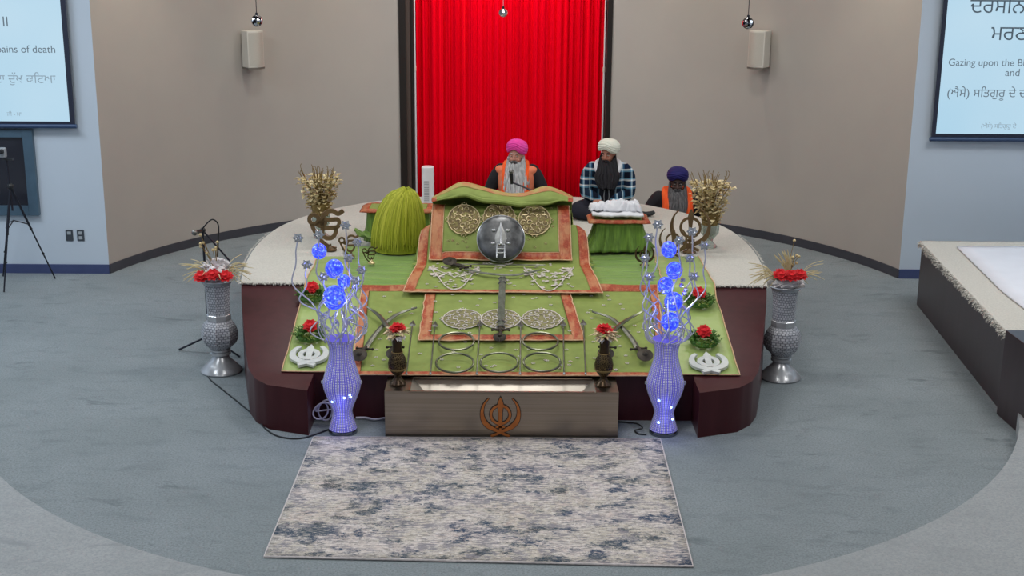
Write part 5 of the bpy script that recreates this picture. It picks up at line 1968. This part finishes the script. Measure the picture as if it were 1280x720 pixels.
# ------------------------------------------------------------------ people
def voxel(mb, size, smooth_n=6, cuts=None):
    me = bpy.data.meshes.new('vox')
    bmesh.ops.recalc_face_normals(mb.bm, faces=mb.bm.faces)
    mb.bm.to_mesh(me)
    mb.bm.free()
    o = bpy.data.objects.new('vox', me)
    COL.objects.link(o)
    r = o.modifiers.new('r', 'REMESH')
    r.mode = 'VOXEL'
    r.voxel_size = size
    s = o.modifiers.new('s', 'SMOOTH')
    s.factor = .5
    s.iterations = smooth_n
    dg = bpy.context.evaluated_depsgraph_get()
    out = bpy.data.meshes.new_from_object(o.evaluated_get(dg))
    bpy.data.objects.remove(o)
    bpy.data.meshes.remove(me)
    return out

def torso_prof(mb, rings, grow=0.0, lean=0.0):
    """rings: z, rx, ry, cy"""
    seg = 28
    V = []
    for z, rx, ry, cy in rings:
        V.append([mb.bm.verts.new(((rx + grow) * math.copysign(abs(math.cos(2 * PI * k / seg)) ** .85, math.cos(2 * PI * k / seg)), cy + (ry + grow) * math.sin(2 * PI * k / seg), z)) for k in range(seg)])
    for i in range(len(V) - 1):
        for k in range(seg):
            m = (k + 1) % seg
            mb.bm.faces.new((V[i][k], V[i][m], V[i + 1][m], V[i + 1][k]))
    mb.bm.faces.new(V[0][::-1]); mb.bm.faces.new(V[-1])

def limb(mb, pts, rs, seg=14):
    p = smooth_path(pts, 5)
    n = len(p)
    r = [interp([(i * 5, rr) for i, rr in enumerate(rs)], k) for k in range(n)]
    mb.tube(p, r, seg)
    mb.ball(p[0], r[0], 2); mb.ball(p[-1], r[-1], 2)

def person(label, loc, yaw, cfg):
    """seated cross-legged, facing -y before yaw; loc is the seat point"""
    root = thing('person', label, 'person', (0, 0, 0))
    X = Matrix.Translation(loc) @ Matrix.Rotation(yaw, 4, 'Z') @ Matrix.Scale(cfg.get('scale', 1), 4)
    lean = cfg.get('lean', .06)        # forward lean at the shoulders
    sh_z = .555
    def rg(g=0):
        return [(.0, .17, .13, 0), (.09, .185, .145, 0), (.22, .16, .12, -lean * .3), (.36, .17, .12, -lean * .65), (.47, .185, .112, -lean * .9), (.535, .175, .095, -lean), (.57, .11, .078, -lean), (.60, .065, .062, -lean - .015), (.64, .055, .058, -lean - .03)]
    hy = -lean - .045
    HM = Matrix.Translation((0, hy, .675)) @ Matrix.Scale(cfg.get('head', .95), 4) @ Matrix.Rotation(cfg.get('turn', 0), 4, 'Z') @ Matrix.Rotation(cfg.get('nod', .2), 4, 'X')
    # nod: positive X rotation tips the face (-y) downwards
    elb, wri = cfg.get('elbow', (.285, -.06, .29)), cfg.get('wrist', (.13, -.30, .19))
    def arm(s):
        return [(s * .165, -lean, .525), (s * .225, -lean * .9, .44), (s * elb[0], elb[1], elb[2]), (s * (elb[0] + wri[0]) / 2, (elb[1] + wri[1]) / 2 - .01, (elb[2] + wri[2]) / 2), (s * wri[0], wri[1], wri[2])]
    def leg(s):
        return [(s * .09, -.02, .095), (s * .25 * cfg.get('knee', 1), -.17, .105), (s * .37 * cfg.get('knee', 1), -.27, .085), (s * .18, -.33, .065), (-s * .03, -.335 - .045 * (s > 0), .05)]
    # ---- body
    mb = MB()
    torso_prof(mb, rg())
    for s in (-1, 1):
        limb(mb, arm(s), [.055, .050, .040, .036, .026])
        limb(mb, leg(s), [.09, .08, .062, .05, .038])
        mb.ball((-s * .10, -.345 - .045 * (s > 0), .045), (.075, .04, .032), 2)
        # hand: palm, five fingers
        w = Vector((s * wri[0], wri[1], wri[2]))
        d = Vector((-s * .35, -1, -.45)).normalized()
        side = d.cross(Vector((0, 0, 1))).normalized()
        nrm = side.cross(d).normalized()
        pm = Matrix((side, d, nrm)).transposed()
        mb.ball(w + d * .05, (.038, .052, .017), 2, mtx=pm)
        for k, (o_, L) in enumerate(((-.030, .062), (-.010, .074), (.010, .070), (.029, .055))):
            q = w + d * .085 + side * o_
            mb.tube(smooth_path([q, q + d * L * .45 - nrm * .006, q + d * L * .8 - nrm * .026, q + d * L * .9 - nrm * .044], 3), [.0095] * 6 + [.0085] * 3 + [.007], 8)
        q = w + d * .03 - side * s * .036
        mb.tube(smooth_path([q, q + d * .03 - side * s * .022, q + d * .06 - side * s * .020 - nrm * .012], 3), [.0115] * 4 + [.010] * 2 + [.008], 8)
    def H(x, y, z):
        return HM @ Vector((x, y, z))
    h3 = HM.to_3x3()
    mb.ball(H(0, .01, .045), (.078, .095, .105), 3, mtx=h3)
    mb.ball(H(0, -.025, -.035), (.060, .065, .070), 3, mtx=h3)
    mb.ball(H(0, -.068, -.08), (.030, .024, .022), 2, mtx=h3)
    for s in (-1, 1):
        mb.ball(H(s * .040, -.062, -.012), (.024, .020, .022), 2, mtx=h3)      # cheek
        mb.ball(H(s * .081, .012, .0), (.012, .022, .032), 2, mtx=h3)          # ear
        mb.ball(H(s * .030, -.078, .052), (.030, .012, .011), 2, mtx=h3)       # brow
    mb.tube([H(0, -.082, .045), H(0, -.097, .018), H(0, -.108, -.002)], [.010, .013, .016], 10)
    mb.ball(H(0, -.106, -.004), .016, 2)
    for s in (-1, 1):
        mb.ball(H(s * .014, -.096, -.008), .010, 2)
    mb.ball(H(0, -.080, -.045), (.024, .012, .010), 2, mtx=h3)
    me = voxel(mb, .0075, 3)
    me.transform(X)
    link('body', me, M[cfg['skin']], root)
    def part(name, mbx, m, vox=0, sm_=4, **kw):
        if vox:
            me_ = voxel(mbx, vox, sm_)
            me_.transform(X)
            return link(name, me_, m, root, **kw)
        for v in mbx.bm.verts:
            v.co = X @ v.co
        return mbx.build(name, m, root, **kw)
    # ---- face
    for s in (-1, 1):
        e = MB().ball(H(s * .031, -.0775, .029), (.013, .006, .0045), 2, mtx=h3)
        eo = part('eye', e, M['eyewhite'])
        i_ = MB().ball(H(s * .031 + .001, -.0825, .028), (.006, .003, .0045), 2, mtx=h3)
        for v in i_.bm.verts:
            v.co = X @ v.co
        i_.build('iris', M['iris'], eo)
        b_ = MB().tube([H(s * .012, -.092, .052), H(s * .03, -.094, .060), H(s * .052, -.082, .054)], [.004, .006, .003], 6)
        part('eyebrow', b_, M[cfg['brow']])
    part('lips', MB().ball(H(0, -.092, -.046), (.024, .008, .009), 2, mtx=h3), M['lip'])
    # ---- beard and moustache
    bl, bwid, hr = cfg['beard_len'], cfg['beard_w'], cfg['beard']
    bm_ = MB()
    def beard(u, v):
        th = lerp(-1.0, 1.0, u)
        # v 0 at jaw, 1 at tip; falls from the head towards the chest
        wd = lerp(.080, bwid, min(1, v * 2.2)) * (1 - max(0, v - .45) ** 1.4 * cfg.get('taper', 1.0))
        ang = th * PI * .58
        jaw = H(math.sin(ang) * .082, -.012 - math.cos(ang) * .082, -.052 + .075 * abs(th) ** 2.2)
        drop = Vector((math.sin(ang) * wd, hy - .055 - .055 * math.cos(ang) - cfg.get('beard_out', .02) * v, (.575 - bl * v + .03 * nz(u * 9, v, 3) * v)))
        k = min(1, v * 2.6)
        k = k * k * (3 - 2 * k)
        p = jaw.lerp(drop, k)
        ridge_ = .006 * math.sin(u * 70 + 3 * nz(u * 7, v * 3, 1)) * min(1, v * 3) + .010 * nz(u * 12, v * 3, 7)
        p.y -= ridge_ * 1.0
        return p
    bm_.grid(beard, 60, 26)
    part('beard', bm_, M[hr], solid=.03)
    mo = MB()
    for s in (-1, 1):
        mo.tube(smooth_path([H(0, -.104, -.026), H(s * .02, -.101, -.031), H(s * .04, -.086, -.045), H(s * .055, -.07, -.07)], 4), [.008] + [.012] * 6 + [.010] * 5 + [.006], 8)
    part('moustache', mo, M[cfg.get('moustache', hr)])
    # ---- turban
    tb = MB()
    tR, tH = cfg['turban_r'], cfg['turban_h']
    tilt_ = cfg.get('turban_tilt', .0)
    TM = HM @ Matrix.Translation((0, .012, .055)) @ Matrix.Rotation(cfg.get('turban_x', -.22), 4, 'X') @ Matrix.Rotation(tilt_, 4, 'Y')
    prof_ = [(.0, .80), (.06, .92), (.2, 1.0), (.4, 1.04), (.6, 1.0), (.78, .86), (.9, .64), (.97, .36), (1.0, .03)]
    def turb(u, v):
        th = 2 * PI * u
        pr = interp(prof_, v)
        # front wraps meet in a shallow V; folds run diagonally round the sides
        front = max(0, -math.sin(th))
        z = v * tH + .012 * front ** 4 * (1 - v) * 2.2 - .016 * (1 - v) * abs(math.cos(th))
        fold = .0065 * abs(math.sin(PI * (v * 5.5 + .9 * abs(math.cos(th)) * (1 if math.cos(th) > 0 else .7)))) * (1 - v ** 4)
        r = tR * pr + fold
        return TM @ Vector((r * math.cos(th), r * math.sin(th) * 1.15, z))
    tb.grid(turb, 72, 44, closed_u=True)
    part('turban', tb, M[cfg['turban']], solid=.008)
    # ---- clothes
    g = .016
    sh = MB()
    torso_prof(sh, rg()[:7] + [(.595, .075, .07, -lean)], g)
    for s in (-1, 1):
        limb(sh, arm(s), [.078, .074, .066, .058, .046])
    part('shirt', sh, M[cfg['shirt']], .011, 5)
    tr = MB()
    torso_prof(tr, [(-.0, .185, .15, 0), (.10, .20, .16, 0), (.17, .175, .135, 0)], .005)
    for s in (-1, 1):
        limb(tr, leg(s), [.115, .105, .088, .075, .058])
    me_ = voxel(tr, .013, 5)
    for v in me_.vertices:
        v.co.z = max(v.co.z, .004)
    me_.transform(X)
    link('trousers', me_, M[cfg['trousers']], root)
    if cfg.get('vest'):
        vs_ = MB()
        torso_prof(vs_, [(.12, .185, .14, -lean * .2)] + [r for r in rg()[2:6]] + [(.572, .135, .085, -lean)], g + .016)
        for s in (-1, 1):
            vs_.ball((s * .155, -lean, .535), (.085, .10, .060), 2)
        part('vest', vs_, M[cfg['vest']], .011, 5)
    if cfg.get('front'):
        fr = MB()
        def ff(u, v):
            th = lerp(-.52, .52, u) * (1.0 - .35 * v)
            z = lerp(.12, .565, v)
            ry = interp([(r[0], r[2]) for r in rg()], z) + g + .018
            rx = interp([(r[0], r[1]) for r in rg()], z) + g + .01
            cy = interp([(r[0], r[3]) for r in rg()], z)
            return Vector((rx * math.sin(th), cy - ry * math.cos(th), z))
        fr.grid(ff, 14, 20)
        part('inner_shirt', fr, M[cfg['front']], solid=.006)
        zp = MB()
        for s in (-1, 1):
            zp.tube([Vector((s * .02, -.21 - lean * .2, .16)), Vector((s * .028, -.20 - lean * .6, .25)), Vector((s * .02, -.185 - lean * .8, .36))], .005, 6)
        part('hood_string', zp, M['greyvent'])
    if cfg.get('collar'):
        cl = MB()
        for s in (-1, 1):
            cl.tube(smooth_path([(s * .02, -lean + .085, .60), (s * .10, -lean + .04, .595), (s * .125, -lean - .05, .565), (s * .095, -lean - .12, .48), (s * .08, -lean - .14, .40)], 5), [.032] * 14 + [.024] * 7, 10)
        part('fleece_collar', cl, M[cfg['collar']], .012, 3)
    if cfg.get('scarf'):
        sc_ = MB()
        for s in (-1, 1):
            def sf(u, v, s=s):
                path = cfg['_sp'][s]
                i = min(int(v * (len(path) - 1)), len(path) - 2)
                p = path[i].lerp(path[i + 1], v * (len(path) - 1) - i)
                w_ = cfg.get('scarf_w', .085)
                off = (u - .5) * w_
                return p + Vector((off, -.02 * math.cos((u - .5) * PI) + .008 * math.sin(u * 16 + v * 4), .25 * abs(off) * -.3))
            cfg.setdefault('_sp', {})[s] = smooth_path([(s * .03, -lean + .10, .625), (s * .075, -lean + .055, .625), (s * .098, -lean - .03, .60), (s * .098, -lean - .115, .51), (s * .095, -lean * .7 - .165, .38), (s * cfg.get('scarf_in', .09), -lean * .5 - .18, .26), (s * cfg.get('scarf_in', .09) * .8, -lean * .2 - .19, .14)], 6)
            sc_.grid(sf, 10, 50)
        part('scarf', sc_, M[cfg['scarf']], solid=.016)
    return root

p1 = aty(646, 237, 13.5)
person('man in pink turban with long grey beard and peach vest, sitting behind the shield', (p1.x, 13.5, FT + .005), math.radians(-6),
    dict(scale=.97, skin='skin2', turban='pink', turban_r=.108, turban_h=.145, turban_tilt=.10, turban_x=-.20, beard='greybeard', brow='greybeard', beard_len=.33, beard_w=.135, beard_out=.05, taper=.7, moustache='darkgreybeard',
         shirt='blackcloth', trousers='blackcloth', vest='peach', scarf='orangecloth', scarf_w=.08, scarf_in=.12, turn=math.radians(-10), nod=.06, lean=.05, wrist=(.16, -.30, .22)))
p2 = aty(760, 237, 13.7)
person('man in ivory turban and blue plaid jacket, black bearded, sitting behind white cloth', (p2.x, 13.7, FT + .005), math.radians(-8),
    dict(scale=.96, skin='skin', turban='whiteturban', turban_r=.114, turban_h=.135, turban_tilt=.12, turban_x=-.22, beard='blackbeard', brow='blackbeard', beard_len=.24, beard_w=.125, beard_out=.05, taper=.9,
         shirt='plaid', trousers='navycloth', front='navycloth', collar='whitecloth', turn=math.radians(-18), nod=.2, lean=.07, elbow=(.235, -.12, .27), wrist=(.09, -.34, .24), knee=.84))
p3 = aty(847, 250, 14.75)
person('man in navy turban, black jacket and orange scarf, sitting behind the stage', (p3.x, 14.95 + .0, .004), math.radians(0),
    dict(scale=1.20, head=.86, skin='skin3', turban='navy', turban_r=.108, turban_h=.135, turban_tilt=.0, turban_x=-.18, beard='darkgreybeard', brow='blackbeard', beard_len=.22, beard_w=.095, beard_out=.04, taper=1.0,
         shirt='blackcloth', trousers='blackcloth', scarf='orangecloth', scarf_w=.085, scarf_in=.04, turn=math.radians(-6), nod=.24, lean=.06))

# gooseneck microphone in front of the man in pink
ms = thing('microphone', 'black gooseneck microphone before the grey beard of the man in pink', 'microphone', (.2, 12.45, 1.1))
m0 = aty(639, 214, 12.5)
pts = [aty(684, 250, 12.30), aty(674, 243, 12.32), aty(662, 237, 12.36), aty(648, 231, 12.40), aty(640, 228, 12.42)]
foot = Vector((pts[0].x, 12.28, FT + .003))
MB().tube(smooth_path([Vector((foot.x, 12.28, FT + .02)), Vector((foot.x, 12.28, .95))] + pts, 6), .009, 8).build('gooseneck', M['blackmetal'], ms)
MB().lathe([(.07, 0), (.07, .015), (.03, .025)], tuple(foot), 20).build('base', M['black'], ms)
a, b = aty(640, 230, 12.42), aty(639, 217, 12.42)
MB().tube([a, a.lerp(b, .5), b], [.014, .018, .020], 12).build('handle', M['black'], ms)
MB().ball(tuple(b + Vector((0, 0, .018))), .024, 2, (1, 1, .9)).build('grille', M['iron'], ms)

# ------------------------------------------------------------------ light
def area(loc, sx, sy, e, col=(1, 1, 1), rot=(0, 0, 0)):
    l = bpy.data.lights.new('ceiling_or_added_light', 'AREA')
    l.shape = 'RECTANGLE'
    l.size, l.size_y = sx, sy
    l.energy = e
    l.color = col
    o = bpy.data.objects.new('ceiling_or_added_light', l)
    COL.objects.link(o)
    o.location = loc
    o.rotation_euler = rot
    return o
def spot(loc, tgt, e, ang, col, blend=.6, size=.05):
    l = bpy.data.lights.new('downlight_or_added_spot', 'SPOT')
    l.energy, l.spot_size, l.spot_blend, l.color, l.shadow_soft_size = e, math.radians(ang), blend, col, size
    o = bpy.data.objects.new('downlight_or_added_spot', l)
    COL.objects.link(o)
    o.location = loc
    d = Vector(tgt) - Vector(loc)
    o.rotation_euler = d.to_track_quat('-Z', 'Y').to_euler()
for y, e in ((3, 42), (7, 48), (10.5, 58)):
    for x in (-4.5, 0, 4.5):
        area((x, y, CEIL - .05), 1.2, 1.2, e * (1.25 if x < 0 else 1.0), (.93, .97, 1) if x < 0 else (1, .97, .93))
for x in (-2.2, 0, 2.2):
    area((x, 13.6, CEIL - .05), .6, .6, 24, (1, .96, .90))
for sx, e in ((-1, 62), (1, 30)):
    area((sx * 6.0, 11.2, CEIL - .05), 1.2, 1.2, e, (.80, .90, 1))  # added cool side fills, stronger at left; not real ceiling fixtures
# added spots with no known fixture, put in to brighten the red curtain
for x in (-.8, 0, .8):
    spot((x, 16.2, CEIL - .08), (x, 17.0, 1.6), 105, 95, (1, .93, .88), .8, .1)
for a, e in ((23, 82), (41, 22), (57, 70)):
    for sg in (-1, 1):
        th = math.radians(a)
        x, y = WC[0] + sg * (WR - .62) * math.cos(th), WC[1] + (WR - .62) * math.sin(th)
        k = WR / (WR - .62)
        spot((x, y, CEIL - .1), (x * k, WC[1] + (y - WC[1]) * k, 1.95), e, 62, (1, .90, .72), 1.0)
w = bpy.data.worlds.new('world')
sc.world = w
w.use_nodes = True
w.node_tree.nodes['Background'].inputs[0].default_value = (.5, .55, .6, 1)
w.node_tree.nodes['Background'].inputs[1].default_value = .3

vs = sc.view_settings
vs.view_transform = 'Standard'
vs.look = 'None'
vs.gamma = 1
vs.use_curve_mapping = False
vs.exposure = 0.0
sc.cycles.max_bounces = 8
sc.cycles.diffuse_bounces = 4
sc.cycles.use_denoising = True
sc.cycles.sample_clamp_indirect = 6
